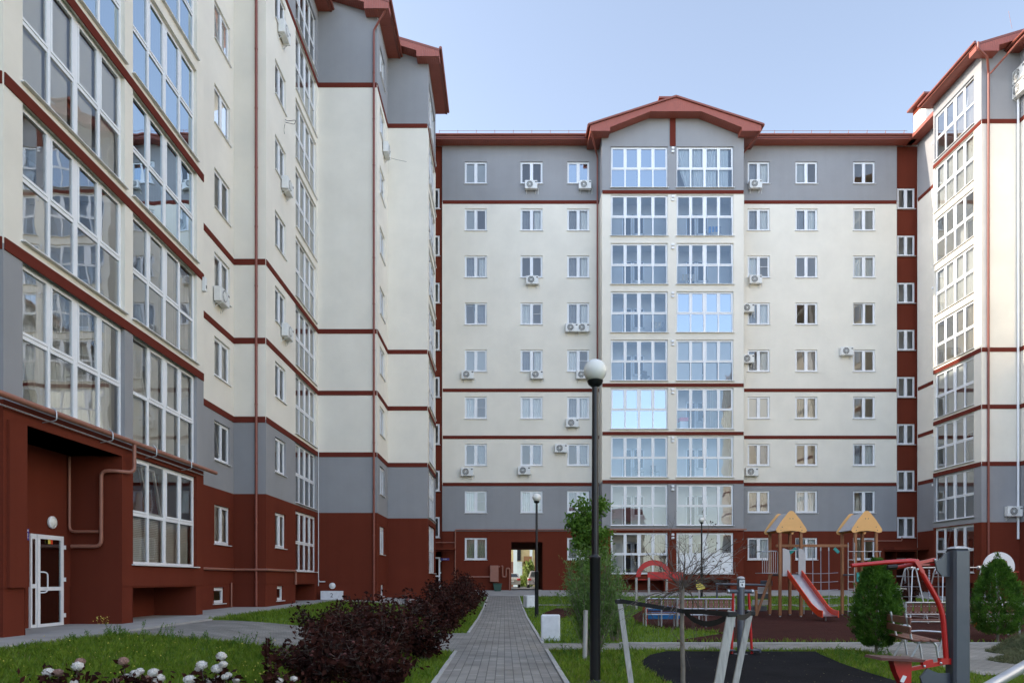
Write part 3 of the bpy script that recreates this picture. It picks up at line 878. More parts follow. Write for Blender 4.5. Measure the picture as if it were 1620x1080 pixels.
# outer shell so that the rooms stay dark, tunnel through the block
b = MB()
b.quad((-6, 59.6, -.6), (.47, 59.6, -.6), (.47, 59.6, 32), (-6, 59.6, 32)); b.quad((2.6, 59.6, -.6), (30, 59.6, -.6), (30, 59.6, 32), (2.6, 59.6, 32)); b.quad((.47, 59.6, 3.79), (2.6, 59.6, 3.79), (2.6, 59.6, 32), (.47, 59.6, 32))
for x in (-24.9, 46.5): b.quad((x, 47, -.6), (x, 59.6, -.6), (x, 59.6, 32), (x, 47, 32))
b.quad((-24.9, 59.6, -.6), (-6, 59.6, -.6), (-6, 59.6, 32), (-24.9, 59.6, 32)); b.quad((30, 59.6, -.6), (46.5, 59.6, -.6), (46.5, 59.6, 32), (30, 59.6, 32))
b.quad((-24.9, 47, 31.2), (46.5, 47, 31.2), (46.5, 59.6, 31.2), (-24.9, 59.6, 31.2))
b.build('rear_wall', M['cream'], blk_c)
b = MB()
for x in (-5.66, -4.215, 26.715, 28.21):
    b.quad((x, 47.41, 3.2), (x, 48.8, 3.2), (x, 48.8, 31), (x, 47.41, 31))
for x0, x1 in ((-5.66, -4.215), (26.715, 28.21)): b.quad((x0, 48.8, 3.2), (x1, 48.8, 3.2), (x1, 48.8, 31), (x0, 48.8, 31)); b.quad((x0, 47.52, 3.2), (x1, 47.52, 3.2), (x1, 48.8, 3.2), (x0, 48.8, 3.2))
b.build('stair_well', M['room'], blk_c)
# gas pipes on the ground floor
b = MB()
b.tube(bend([(-3.35, 47.27, .75), (-3.35, 47.27, 4.62), (6.2, 47.27, 4.62)], .12), .045, 8)
b.tube([(-5.2, 47.05, 3.75), (-3.35, 47.2, 3.75)], .03, 6)
b.tube(bend([(-3.0, 47.2, 1.42), (-.55, 47.2, 1.42), (-.55, 47.2, 2.1), (-.3, 47.2, 2.1)], .12), .05, 8)
b.tube(bend([(.05, 47.2, 2.2), (.2, 47.2, 2.2), (.2, 47.2, 1.45), (.45, 47.2, 1.45), (.45, 47.05, 2.25), (-.0 + .95, 47.05, 2.25), (.95, 47.05, .5)][:0] + [(-.2, 47.2, 2.15), (-.12, 47.2, 2.15), (-.12, 47.2, 1.42), (.12, 47.2, 1.42), (.12, 47.2, 2.0), (.36, 47.2, 2.0), (.36, 47.2, .5)], .1), .05, 8)
b.tube(bend([(24.35, 47.25, 4.2), (24.35, 47.25, 3.85), (26.9, 47.05, 3.85), (26.9, 47.05, 4.1)], .1), .04, 8)
b.build('gas_pipe', M['gaspipe'], blk_c, smooth=True)
def door(parent, o, rz, u, W=1.0, H=2.15, z=0.1, side=.2, name='door'):
    b = MB()
    frame_mb(b, W, H, [], [(H * .42, .09)], .10, 0, .06)
    d = b.build(name, M['white'], parent)
    d.matrix_local = Matrix.Translation(o) @ Matrix.Rotation(rz, 4, 'Z') @ Matrix.Translation((u, -.06, z))
    b = MB(); b.box(.1, W - .1, .025, .035, .1, H - .1); b.build('pane', M['glassdoor'], d)
    b = MB(); b.tube(bend([(.10, -.0, H * .38), (.16, -.07, H * .38), (.24, -.08, H * .40), (.24, -.08, H * .58), (.16, -.07, H * .60), (.10, 0, H * .60)], .04), .016, 8)
    b.build('handle', M['white'], d, smooth=True)
    b = MB()
    for zz in (.12, .52, .88): b.box(W, W + .06, -.02, .02, H * zz - .05, H * zz + .05); b.box(W - .06, W + .0, -.012, -.002, H * zz - .05, H * zz + .05)
    b.build('hinge', M['white'], d)
    return d
M['glassdoor'] = glass('door_glass', 0.30, (0.35, 0.42, 0.42), (0.9, 1, 1, 1))
door(blk_c, (0, 48.72, 0), 0, 27.0, 1.1, 2.2, .55)
door(blk_c, (0, 47.1, 0), 0, -5.35, 1.0, 2.2, .55)
root_fix(blk_c)
# ------------------------------------------------------------------ side wings
def side_wall(parent, s, X, Y0, Y1, ops=(), **kw):
    """s=-1: left wing, looks to +X; s=1: right wing, looks to -X. ops in Y"""
    if s < 0: return wall(parent, (X, 0, 0), R(90), Y0, Y1, ops=[tuple(q) for q in ops], **kw)
    return wall(parent, (X, 0, 0), R(-90), -Y1, -Y0, ops=[(-q[1], -q[0]) + tuple(q[2:]) for q in ops], **kw)
def side_band(parent, s, X, Y0, Y1, zs=BZ):
    rz = R(90) if s < 0 else R(-90)
    u0, u1 = (Y0, Y1) if s < 0 else (-Y1, -Y0)
    return band(parent, (X, 0, 0), rz, [(u0, u1, z, z + .24) for z in zs])
def sw(parent, s, X, Y, z, style, W=1.5, H=1.5, **kw):
    if s < 0: return small_window(parent, (X, 0, 0), R(90), Y, z, style, W, H, **kw)
    return small_window(parent, (X, 0, 0), R(-90), -Y - W, z, style, W, H, **kw)
def bw(parent, s, X, Y, z, style, W=3.76, H=2.8, **kw):
    if s < 0: return bay_window(parent, (X, 0, 0), R(90), Y, z, style, W, H, **kw)
    return bay_window(parent, (X, 0, 0), R(-90), -Y - W, z, style, W, H, **kw)

def eaves(parent, s, X, Y0, Y1, ridge, oh=.72, gable=True):
    """one roof plane rising away from the courtyard, with boarded soffit, gutter and gable board"""
    d = -s          # towards the courtyard
    xe = X + d * oh
    z = 30.60
    sl = .30
    zr = z + abs(xe - ridge) * sl
    y0 = Y0 - .62; y1 = Y1 + .2
    b = MB()
    b.add([(xe, y0, z + .12), (xe, y1, z + .12), (ridge, y1, zr + .12), (ridge, y0, zr + .12), (xe, y0, z + .26), (xe, y1, z + .26), (ridge, y1, zr + .26), (ridge, y0, zr + .26)],
          [(0, 1, 2, 3), (7, 6, 5, 4), (0, 4, 5, 1), (1, 5, 6, 2), (2, 6, 7, 3), (3, 7, 4, 0)])
    b.build('roof', M['roof'], parent)
    b = MB(); b.box(min(X, xe), max(X, xe) - 0.0, Y0 - .03, y1, ZT - .03, ZT + .02)
    b.build('soffit', M['clady'], parent)
    b = MB(); b.box(min(xe, xe + d * .03), max(xe, xe + d * .03), y0, y1, z + .13, z + .36); b.build('fascia', M['roof'], parent)
    if gable:
        b = MB()
        far = ridge
        # gable board: a deep boarded strip following the slope, with a boxed return at the eave
        poly = [(xe, z + .14), (xe, ZT - .35), (X - d * .0 + d * -.55, ZT - .35), (X - d * .55, ZT - .02), (far, ZT - .02 + (abs(X - far) - .55) * sl), (far, zr + .12)]
        b.prism(poly, y0, Y0 - .03)
        b.build('gable_board', M['cladx'], parent)
    b = MB(); b.tube([(xe + d * .09, y0 - .04, z + .28), (xe + d * .09, y1, z + .28)], .075, 10)
    b.build('gutter', M['pipe'], parent, smooth=True)

SKIND = [5, 1, 4, 5, 3, 5, 2, 6, 5]
def wing(root, s, Xs, Ys, detailed):
    """Xs: planes (outer recess, bay, step1, step2); Ys: breaks"""
    X0, X1, X2, X3 = Xs
    yN, ya, yb, yc, yd, ye, yf = Ys      # near end, bay start, bay end, step start, step end, step2, end
    rg = random.Random(11 if s < 0 else 23)
    ridge = X0 + s * 7
    # --- recessed planes
    rec_ops = []
    if s < 0:
        rec_ops = [(26.40, 27.90, WZ(k), WZ(k) + SH, .13) for k in range(9)] + [(26.35, 27.35, .30, .92, .13)]
    side_wall(root, s, X0, yN, yb + .01, ops=[], name='wall')
    side_wall(root, s, X0, yb, yc, ops=rec_ops)
    if s < 0:
        for k in range(9): sw(root, s, X0, 26.40, WZ(k), [5, 8, 0, 0, 8, 8, 1, 4, 8][k], openl=k in (0, 1, 6))
        sw(root, s, X0, 26.35, .30, 8, 1.0, .62, single=True)
    side_band(root, s, X0, yN, ya); side_band(root, s, X0, yb, yc)
    # --- first volume with two glazed bays
    b1 = (ya + .52, ya + .52 + 3.76); b2 = (ya + 4.68, ya + 4.68 + 3.76)
    ops = []
    for k in range(9):
        for (a, c) in (b1, b2):
            if k == 0 and a == b1[0]: continue
            ops.append((a, c, LZ(k), LZ(k) + 2.82, .15))
    ops.append((ya + .60, yb - 4.76, -.6, 4.34, 1.30))
    ops.append((b2[0], b2[1] - .05, -.6, 1.0, 1.30, True))       # niche under the bay
    side_wall(root, s, X1, ya, yb, ops=ops)
    for k in range(9):
        for i, (a, c) in enumerate((b1, b2)):
            if k == 0 and i == 0: continue
            if s > 0: continue
            st = {(0, 1): 2, (1, 0): 0, (1, 1): 3, (2, 0): 5, (2, 1): 4, (3, 0): 3, (3, 1): 1}.get((k, i), rg.choice([5, 3, 5]))
            oi = {(1, 1): 0, (2, 1): 3, (3, 0): None, (4, 0): 1, (0, 1): 1}.get((k, i))
            bw(root, s, X1, a, LZ(k), st, 3.76, 2.82, openi=oi, gl='glass_left' if k >= 4 or (k == 3 and i == 1) else ('glass' if st in (1, 2, 3) else 'glass_sky'))
    side_band(root, s, X1, ya, yb)
    def perp(Xa, Xb, Y, ops_=(), back=False, z0=-.6, gt=True, **kw):
        """walls square to the courtyard, Xa < Xb"""
        rise = .30
        top = None
        if gt:
            z_in = ZT + abs(Xb - Xa) * rise
            top = [(Xa, ZT), (Xb, ZT), (Xb, ZT + .02), (Xa, z_in)] if s < 0 else [(Xa, ZT), (Xb, ZT), (Xb, z_in), (Xa, ZT + .02)]
        if not back: return wall(root, (0, Y, 0), 0, Xa, Xb, ops=ops_, top=top, **kw)
        return wall(root, (0, Y, 0), R(180), -Xb, -Xa, ops=ops_, **kw)
    lo = lambda a, b_: (min(a, b_), max(a, b_))
    perp(*lo(X0, X1), ya); perp(*lo(X0, X1), yb, back=True)
    band(root, (0, ya, 0), 0, [(*lo(X0, X1), z, z + .24) for z in BZ])
    # --- second volume
    ops = []
    sm = (yc + 1.12, yc + 2.55); by = (yc + 4.0, yc + 7.55)
    for k in range(9):
        ops.append((sm[0], sm[1], WZ(k), WZ(k) + SH, .13)); ops.append((by[0], by[1], LZ(k), LZ(k) + 2.82, .15))
    ops.append((sm[0] + .25, sm[0] + 1.1, .32, .94, .13)); ops.append((by[0], by[1] - .3, -.6, 1.0, 1.2, True))
    side_wall(root, s, X1, yc, yd, ops=ops)
    for k in range(9):
        if s > 0: continue
        sw(root, s, X1, sm[0], WZ(k), [5, 0, 8, 8, 1, 5, 4, 8, 8][k], sm[1] - sm[0])
        bw(root, s, X1, by[0], LZ(k), [6, 5, 5, 5, 3, 5, 5, 1, 5][k], 3.55, 2.82, openi={5: 3, 4: 1}.get(k), gl='glass_sky')
    if s < 0: sw(root, s, X1, sm[0] + .25, .32, 8, .85, .62, single=True)
    side_band(root, s, X1, yc, yd)
    perp(*lo(X0, X1), yc); band(root, (0, yc, 0), 0, [(*lo(X0, X1), z, z + .24) for z in BZ])
    # --- big blank return wall
    perp(*lo(X1, X2), yd); band(root, (0, yd, 0), 0, [(*lo(X1, X2), z, z + .24) for z in BZ])
    # --- third volume
    s3 = (yd + .75, yd + 2.25)
    ops = [(s3[0], s3[1], WZ(k), WZ(k) + SH, .13) for k in range(9)] + [(s3[0] + .3, s3[0] + 1.2, .32, .94, .13)]
    side_wall(root, s, X2, yd, ye, ops=ops if s < 0 else [])
    if s < 0:
        for k in range(9): sw(root, s, X2, s3[0], WZ(k), [5, 8, 1, 0, 8, 5, 3, 8, 0][k])
        sw(root, s, X2, s3[0] + .3, .32, 8, .9, .62, single=True)
    side_band(root, s, X2, yd, ye)
    perp(*lo(X2, X3), ye); band(root, (0, ye, 0), 0, [(*lo(X2, X3), z, z + .24) for z in BZ])
    # --- fourth volume
    f4 = (ye + .62, ye + .62 + 3.62)
    ops = [(f4[0], f4[1], LZ(k), LZ(k) + 2.78, .15) for k in range(9)] + [(f4[0] + .1, f4[1] - .1, -.6, 1.05, 1.0, True)]
    side_wall(root, s, X3, ye, yf, ops=ops)
    for k in range(9):
        st = [5, 3, 5, 3, 4, 1, 5, 1, 4][k] if s > 0 else [5, 1, 5, 3, 5, 5, 5, 1, 5][k]
        bw(root, s, X3, f4[0], LZ(k), st, 3.62, 2.78, openi={0: 1, 1: 0, 8: 3}.get(k) if s > 0 else None, gl='glass_sky')
    side_band(root, s, X3, ye, yf)
    # return behind the fourth volume and last bit of wall
    Xl = X3 + s * 1.25
    side_wall(root, s, Xl, yf - .05, 47.16); side_band(root, s, Xl, yf, 47.1)
    wall(root, (0, yf, 0), R(180), -max(Xl, X3), -min(Xl, X3))
    # roofs
    eaves(root, s, X0, yN, yc, ridge, gable=False)
    eaves(root, s, X1, ya, yb, ridge)
    eaves(root, s, X1, yc, yd + .02, ridge)
    eaves(root, s, X2, yd, ye + .02, ridge)
    eaves(root, s, X3, ye, yf + .05, ridge)
    b = MB()   # low eave between the last volume and the central block
    d = -s
    b.box(*lo(Xl, Xl + d * .72), yf, 47.3, ZT - .02, ZT + .03); b.box(*lo(Xl + d * .7, Xl + d * .76), yf + .0, 46.6, ZT - .02, ZT + .24)
    b.build('soffit', M['clady'], root)
    b = MB()
    Xo = X0 + s * 14
    b.quad((Xo, yN, -.6), (Xo, 47, -.6), (Xo, 47, 31), (Xo, yN, 31)); b.quad((X0, yN, -.6), (Xo, yN, -.6), (Xo, yN, 31), (X0, yN, 31))
    b.quad((ridge, yN, 33.4), (Xo, yN, 31), (Xo, 47, 31), (ridge, 47, 33.4))
    b.build('rear_wall', M['cream'], root)
    # down pipes
    e = -s
    for (x, y) in ((X1 + s * .35, yc - .09), (X2 + s * .0 - e * .14, yd - .09)):
        downpipe(root, x, y, .1, 30.6, eave=(X1 + e * .8 if x < X1 + .2 and s < 0 and x < X2 - .5 else x + e * .7, y - .4))
    return ridge

ZB = 4.70
left = thing('apartment_building', 'left-hand apartment wing in steep perspective, with tall balcony glazing and an entrance porch', 'building', (-11, 30, 0))
wing(left, -1, (-11.03, -9.72, -6.64, -4.37), (-14, 13.48, 22.4, 28.3, 36.2, 39.45, 43.9), True)
b = MB(); door_o = None
d1 = door(left, (-11.03, 0, 0), R(90), 16.34, .97, 2.22, .06)
b = MB(); b.box(0, .2, 0, .07, 0, 2.22); sp = b.build('side_panel', M['white'], left); sp.matrix_local = Matrix.Translation((-11.03, 0, 0)) @ Matrix.Rotation(R(90), 4, 'Z') @ Matrix.Translation((16.12, -.05, .06))
b = MB(); b.box(.05, .15, -.004, 0, .1, .95); b.box(.05, .15, -.004, 0, 1.05, 2.1); q = b.build('pane', M['glassdoor'], sp)
b = MB(); b.box(.36, .52, -.075, -.066, 2.07, 2.17); b.mi = 1; b.box(.44, .52, -.079, -.076, 2.07, 2.17)
q = b.build('notice', [M['yellow'], M['orange']], left); q.matrix_local = Matrix.Translation((-11.03, 0, 0)) @ Matrix.Rotation(R(90), 4, 'Z') @ Matrix.Translation((16.34, -.0, 0))
# porch: side walls and ceiling
b = MB()
b.quad((-11.03, 13.9, 4.34), (-9.74, 13.9, 4.34), (-9.74, 17.64, 4.34), (-11.03, 17.64, 4.34))
b.build('porch_ceiling', M['brown'], left)
# thicker pilaster at the near corner and plinth edge
b = MB(); b.box(-9.70, -9.64, 13.55, 14.05, 1.05, 4.33); b.build('pilaster', M['brown'], left)
# gas pipes
b = MB()
b.tube([(-9.50, 12.0, 4.72), (-9.50, 22.9, 4.72)], .062, 12)
b.build('gas_pipe', M['gaspipe'], left, smooth=True)
b = MB()
b.tube([(-9.62, 12.0, 4.55), (-9.62, 22.2, 4.55)], .018, 8)
y = 14.6
while y < 22.5:
    b.tube(bend([(-9.70, y, 4.50), (-9.40, y, 4.55), (-9.40, y, 4.74), (-9.50, y, 4.83)], .05), .012, 6); y += 2.1
b.build('pipe_bracket', M['galv'], left, smooth=True)
b = MB()
b.tube(bend([(-9.50, 17.85, 4.70), (-9.50, 17.85, 3.95), (-9.78, 17.55, 3.95), (-10.15, 17.5, 3.95), (-10.15, 17.5, 1.95 + .10), (-10.9, 17.5, 1.95 + .10)], .16), .047, 12)
b.build('gas_pipe', M['gaspipe'], left, smooth=True); b = MB()
b.tube(bend([(-10.95, 17.5, 4.3), (-10.95, 17.5, 2.42), (-10.2, 17.5, 2.42)], .14), .036, 10)
b.build('gas_pipe', M['gaspipe'], left, smooth=True)
b = MB()
b.tube(bend([(-10.9, 22.5, 1.62), (-10.9, 28.15, 1.62), (-9.6, 28.15, 1.62), (-9.6, 32.0, 1.62), (-9.6, 32.0, 1.0)], .1), .05, 8)
b.build('gas_pipe', M['gaspipe'], left, smooth=True); b = MB()
b.tube([(-10.95, 27.9, 1.1), (-10.95, 27.9, .1)], .03, 6)
b.build('gas_pipe', M['gaspipe'], left, smooth=True)
# cable along the corner of the second volume
b = MB(); b.tube([(-9.66, 36.12, .9), (-9.66, 36.12, 8.2)], .02, 5); b.tube([(-9.62, 36.1, 1.2), (-9.62, 36.1, 1.12), (-9.3, 36.1, 1.12)], .03, 5)
b.build('cable', M['sill'], left)
root_fix(left)

ZB = 4.45
right = thing('apartment_building', 'right-hand apartment wing at the edge of the picture, its cream balcony tower catching the sun', 'building', (30, 30, 0))
wing(right, 1, (33.4, 32.1, 28.93, 26.8), (-14, 13.48, 22.4, 28.3, 36.2, 39.05, 43.4), False)
b = MB()
b.tube(bend([(27.12, 38.95, .6), (27.12, 38.95, 29.6), (26.75, 38.5, 30.1), (26.1, 38.3, 30.45), (26.1, 38.3, 30.8)], .12), .06, 10)
b.build('downpipe', M['pipe'], right, smooth=True)
b = MB(); b.tube([(27.18, 38.9, 29.5), (27.9, 37.6, 30.4), (28.25, 35.5, 30.7)], .05, 8); b.build('downpipe', M['pipe'], right, smooth=True)
b = MB(); b.tube([(28.78, 38.95, 3.5), (28.78, 38.95, 28.2)], .06, 8); b.build('cable_duct', M['white'], right, smooth=True)
b = MB()
b.box(28.6, 29.4, 47.2, 48.6, 31, 33.6); b.mi = 1; b.box(28.62, 29.38, 47.1, 48.7, 33.2, 34.0); b.mi = 2; b.box(28.3, 29.8, 46.9, 48.9, 34.0, 34.12)
b.build('chimney', [M['cream'], M['brown'], M['roof']], right)
for k in range(1, 9):
    b = MB(); z = LZ(k) + 2.5 - (.2 if k == 8 else 0)
    b.cbox(27.85, 28.02, 45.2, 45.35, z, z + .15, .02); b.build('vent_hood', M['white'], right)
b = MB()
for (x, y, z, h) in ((28.4, 38.9, 32.0, 1.0),): b.tube([(x, y, z), (x - .2, y, z + h)], .008, 5)
b.build('roof_aerial', M['pipe'], right)
root_fix(right)
# ------------------------------------------------------------------ air conditioners
def make_ac():
    t = thing('air_conditioner', 'x', 'air conditioner')
    b = MB(); b.cbox(-.42, .42, -.34, -.06, 0, .56, .018)
    b.build('casing', M['acbody'], t)
    b = MB(); prof = [(.235, -.348), (.235, -.362), (.215, -.362), (.215, -.345)]
    b.lathe(prof, (-.09, 0, .28), 24, 'y')
    for r in (.17, .125, .08): b.lathe([(r, -.362), (r, -.366), (r - .012, -.366), (r - .012, -.362)], (-.09, 0, .28), 20, 'y')
    for k in range(8):
        a = k * PI / 4; b.bar((-.09 + .04 * math.cos(a), -.362, .28 + .04 * math.sin(a)), (-.09 + .215 * math.cos(a), -.362, .28 + .215 * math.sin(a)), .01)
    gr = b.build('grille_ring', M['acbody'], t)
    b = MB(); b.lathe([(.214, -.343), (.214, -.349), (.05, -.353), (.0001, -.353)], (-.09, 0, .28), 24, 'y'); b.build('fan', M['acdark'], t)
    b = MB(); b.sphere((-.09, -.366, .28), .05, 10, 6, .4) if False else b.lathe([(.055, -.360), (.05, -.37), (.001, -.372)], (-.09, 0, .28), 14, 'y'); b.build('fan_hub', M['acbody'], t)
    for x in (-.3, .3):
        b = MB(); b.bar((x, -.36, -.02), (x, -.02, -.02), .03); b.bar((x, -.03, -.02), (x, -.03, -.22), .03); b.bar((x, -.30, -.03), (x, -.04, -.2), .015)
        b.build('bracket', M['acbody'], t)
    b = MB(); b.tube(bend([(.42, -.15, .1), (.5, -.15, .1), (.5, -.02, -.05), (.5, 0, -.3)], .05), .018, 6); b.build('hose', M['acbody'], t)
    b = MB(); b.box(.27, .39, -.3435, -.341, .40, .48); b.build('badge', M['acdark'], t)
    return t
ac0 = make_ac(); used = [False]
def ac(loc, rz, label, sc=1.0):
    o = ac0 if not used[0] else copy_tree(ac0)
    used[0] = True
    o.location = loc; o.rotation_euler = (0, 0, rz); o.scale = (sc,) * 3
    tag(o, label, 'air conditioner', 'air conditioners on the facades')
FL = ['ground', 'second', 'third', 'fourth', 'fifth', 'sixth', 'seventh', 'eighth', 'top']
def floor_of(z): return FL[max(0, min(8, int((z - 1.2) / 3.2)))]
cen = [(840, 301, 'below the middle window left of the gable on the top floor'), (925, 301, 'below the pale window beside the gable bay on the top floor'),
       (842, 451, 'below the middle window, second column left of the bay, seventh floor'), (904, 526, 'left unit of a pair under one window, sixth floor'),
       (922, 526, 'right unit of a pair under one window, sixth floor'), (740, 600, 'dark-fanned unit under the leftmost window of the fifth floor'),
       (849, 600, 'under the curtained middle window of the fifth floor'), (921, 600, 'half hidden behind the big globe lamp, fifth floor'),
       (905, 676, 'under the window beside the lamp pole, fourth floor'), (887, 716, 'mounted on the bare wall left of a window, third floor'),
       (739, 753, 'under the leftmost window of the third floor'), (829, 751, 'under the middle window of the third floor'),
       (1194, 300, 'below the first window right of the gable, top floor'), (1194, 450, 'below the first window right of the bay, seventh floor'),
       (1182, 495, 'tucked against the right side of the bay, sixth floor'), (1182, 575, 'tucked against the right side of the bay, fifth floor'),
       (1338, 563, 'on the bare wall beside the far right window, fifth floor'), (1188, 753, 'below the first window right of the bay, third floor')]
for px, py, lb in cen:
    p = P(px, py, 47.3); ac((p.x, 47.4, p.z), 0, 'white air conditioner ' + lb)
for X, px, py, lb in ((-11.03, 351, 482, 'white air conditioner hanging under a window of the left wing recess, fourth floor'),
                      (-9.72, 450, 62, 'white air conditioner high on the left wing near the top edge of the photo'),
                      (-9.72, 455, 306, 'white air conditioner on the left wing, middle one of three in a column'),
                      (-9.72, 455, 536, 'white air conditioner on the left wing, lowest of three in a column'),
                      (-6.64, 612, 247, 'white air conditioner on the far left tower, seen edge-on against the grey-white wall')):
    Y = (X + .2) * FPX / (px - VX); ac((X, Y, ZatY(py, Y)), R(90), lb)
for z, lb in ((28.15, 'white air conditioner, lower of two stacked at the right edge'), (28.95, 'white air conditioner, upper of two stacked at the right edge')):
    ac((28.93, 38.6, z), R(-90), lb, 1.25)
ac((28.45, 39.05, 4.75), 0, 'large white air conditioner low on the grey wall of the right wing')

# wall lamps and number sign
def wall_lamp(loc, rz, label, r=.15):
    t = thing('wall_lamp', label, 'wall lamp', loc, rz)
    b = MB(); b.lathe([(r, -.01), (r, -.05), (r * .85, -.07), (r * .8, -.05), (r * .8, -.01)], (0, 0, 0), 24, 'y'); b.build('ring', M['white'], t, smooth=True)
    b = MB(); b.lathe([(r * .8, -.05), (r * .6, -.09), (r * .3, -.105), (.001, -.11)], (0, 0, 0), 20, 'y'); b.build('lens', M['globe'], t, smooth=True)
wall_lamp((-11.0, 16.87, 2.60), R(90), 'round bulkhead lamp above the white door of the left porch')
wall_lamp((XatY(526, 36.18), 36.18, ZatY(926, 36.18)), 0, 'round bulkhead lamp above the white box numbered 2', .16)
wall_lamp((XatY(1440, 48.7), 48.7, 3.0), 0, 'round bulkhead lamp inside the dark right-hand porch', .2)

def text_mesh(name, txt, size, m, parent, loc, rz=0, extr=.002):
    cu = bpy.data.curves.new(name, 'FONT'); cu.body = txt; cu.size = size; cu.extrude = extr; cu.align_x = 'CENTER'; cu.align_y = 'CENTER'
    tmp = bpy.data.objects.new(name, cu); C.objects.link(tmp)
    dg = bpy.context.evaluated_depsgraph_get(); me = bpy.data.meshes.new_from_object(tmp.evaluated_get(dg))
    bpy.data.objects.remove(tmp); me.materials.clear(); me.materials.append(m)
    o = bpy.data.objects.new(name, me); C.objects.link(o); o.parent = parent
    o.location = loc; o.rotation_euler = (R(90), 0, rz)
    return o
M['signblue'] = mat('sign_blue', (0.05, 0.05, 0.30), 0.4)
M['signwhite'] = mat('sign_white', (0.8, 0.8, 0.8), 0.5)
M['ink'] = mat('ink', (0.02, 0.02, 0.03), 0.6)
t = thing('house_number_sign', 'small blue sign with white 22 beside the left porch door', 'sign', (-11.0, 15.95, 2.12), R(90))
b = MB(); b.box(-.11, .11, -.02, 0, 0, .26); b.build('plate', M['signblue'], t)
text_mesh('number', '22', .17, M['signwhite'], t, (0, -.024, .10))
b = MB(); b.box(-.09, .09, -.022, -.0205, .20, .24); b.build('strip', M['signwhite'], t)
t = thing('intercom', 'small dark intercom panel beside the left porch door', 'intercom', (-11.02, 15.9, 1.25), R(90))
b = MB(); b.cbox(-.05, .05, -.035, 0, 0, .24, .006); b.build('panel', M['black'], t); b = MB(); b.box(-.02, .02, -.038, -.036, .05, .09); b.build('button', M['galv'], t)
t = thing('house_number_sign', 'violet entrance sign above the far left door', 'sign', (XatY(704, 47.0), 47.02, ZatY(884, 47)))
b = MB(); b.box(-.28, .28, -.03, 0, -.07, .07); b.build('plate', M['signblue'], t); text_mesh('number', '43-84', .12, M['signwhite'], t, (0, -.034, 0))
t = thing('equipment_box', 'white steel box numbered 2 at the foot of the blank left wall', 'equipment box', (XatY(526, 36.1), 36.1, .18))
b = MB(); b.cbox(-.56, .56, -.25, .05, 0, .46, .012); b.build('casing', M['cover'], t)
text_mesh('number', '2', .30, M['ink'], t, (0.02, -.253, .23)); b = MB(); b.box(-.2, .2, -.252, -.2505, .05, .055); b.build('strip', M['ink'], t)
t = thing('meter_cabinet', 'tan gas meter cabinet on the wall left of the archway', 'cabinet', (XatY(782, 47.3), 47.36, ZatY(920, 47.3)))
b = MB(); b.cbox(-.29, .29, -.28, 0, 0, 1.12, .012); b.build('casing', M['gaspipe'], t); b = MB(); b.box(-.27, .27, -.288, -.282, .02, 1.10); b.build('door', M['gaspipe'], t)
t = thing('waste_bin', 'dark green bin standing under the tan cabinet', 'bin', (XatY(787, 46.9), 46.95, .42))
b = MB(); b.prism([(-.20, 0), (.22, 0), (.30, .52), (-.28, .52)], -.22, .22); b.build('tub', mat('bin_green', (.015, .06, .04), .5), t); b = MB(); b.cbox(-.31, .33, -.25, .25, .52, .57, .01); b.build('lid', mat('bin_lid', (.012, .045, .03), .5), t)
def camera_dome(): pass

# ------------------------------------------------------------------ street lamps
def lamp(x, y, zc, label, r=.19):
    z0 = g(x, y)
    t = thing('street_lamp', label, 'street lamp', (x, y, z0), 0, 'black globe lamps in the courtyard')
    h = zc - z0
    b = MB(); b.lathe([(.15, 0), (.15, .02), (.11, .03), (.085, .06)], n=20); b.build('base_plate', M['black'], t, smooth=True)
    b = MB(); b.lathe([(.078, .05), (.078, 1.83), (.083, 1.84), (.083, 1.87), (.055, 1.90), (.05, 1.92)], n=20); b.lathe([(.079, .9), (.079, .905), (.0795, .91)], n=20); b.build('lower_shaft', M['black'], t, smooth=True)
    b = MB(); b.lathe([(.053, 1.88), (.045, h - r - .05)], n=18); b.build('upper_shaft', M['black'], t, smooth=True)
    b = MB(); b.lathe([(.05, h - r - .07), (.10, h - r - .03), (.12, h - r + .02), (.10, h - r + .035), (.05, h - r + .03)], n=20); b.build('collar', M['black'], t, smooth=True)
    b = MB(); b.sphere((0, 0, h), r, 32, 20); b.build('globe', M['globe'], t, smooth=True)
lamp(XatY(941.5, 10.3), 10.3, ZatY(586.5, 10.3), 'tall black lamp with large white globe standing nearest, right of the path', .17)
lamp(XatY(849, 28.5), 28.5, ZatY(786.5, 28.5), 'black globe lamp beside the path in front of the archway', .175)
lamp(XatY(1110, 43.2), 43.2, ZatY(822, 43.2), 'farthest globe lamp, in front of the white balcony panels', .17)

# ------------------------------------------------------------------ white boxes by the path
def whitebox(px, Y, W, D, H, label, rz=0):
    x = XatY(px, Y)
    t = thing('utility_box', label, 'utility box', (x, Y, g(x, Y)), rz, 'white boxes right of the path')
    b = MB(); b.cbox(-W / 2, W / 2, -D / 2, D / 2, -.03, H, .03); b.build('casing', M['cover'], t)
    b = MB()
    for (a0, a1, c0, c1) in ((-W / 2 + .06, W / 2 - .06, .07, .085), (-W / 2 + .06, W / 2 - .06, H - .085, H - .07), (-W / 2 + .06, -W / 2 + .075, .085, H - .085), (W / 2 - .075, W / 2 - .06, .085, H - .085)):
        b.box(a0, a1, -D / 2 - .006, -D / 2 + .002, c0, c1)
    b.build('rim', M['cover'], t)
whitebox(871, 17.6, .48, .22, .66, 'larger white utility box on the lawn edge at the path crossing', R(-6))
whitebox(838.5, 35.2, .55, .5, .60, 'smaller white utility box farther along, next to the second lamp', R(20))

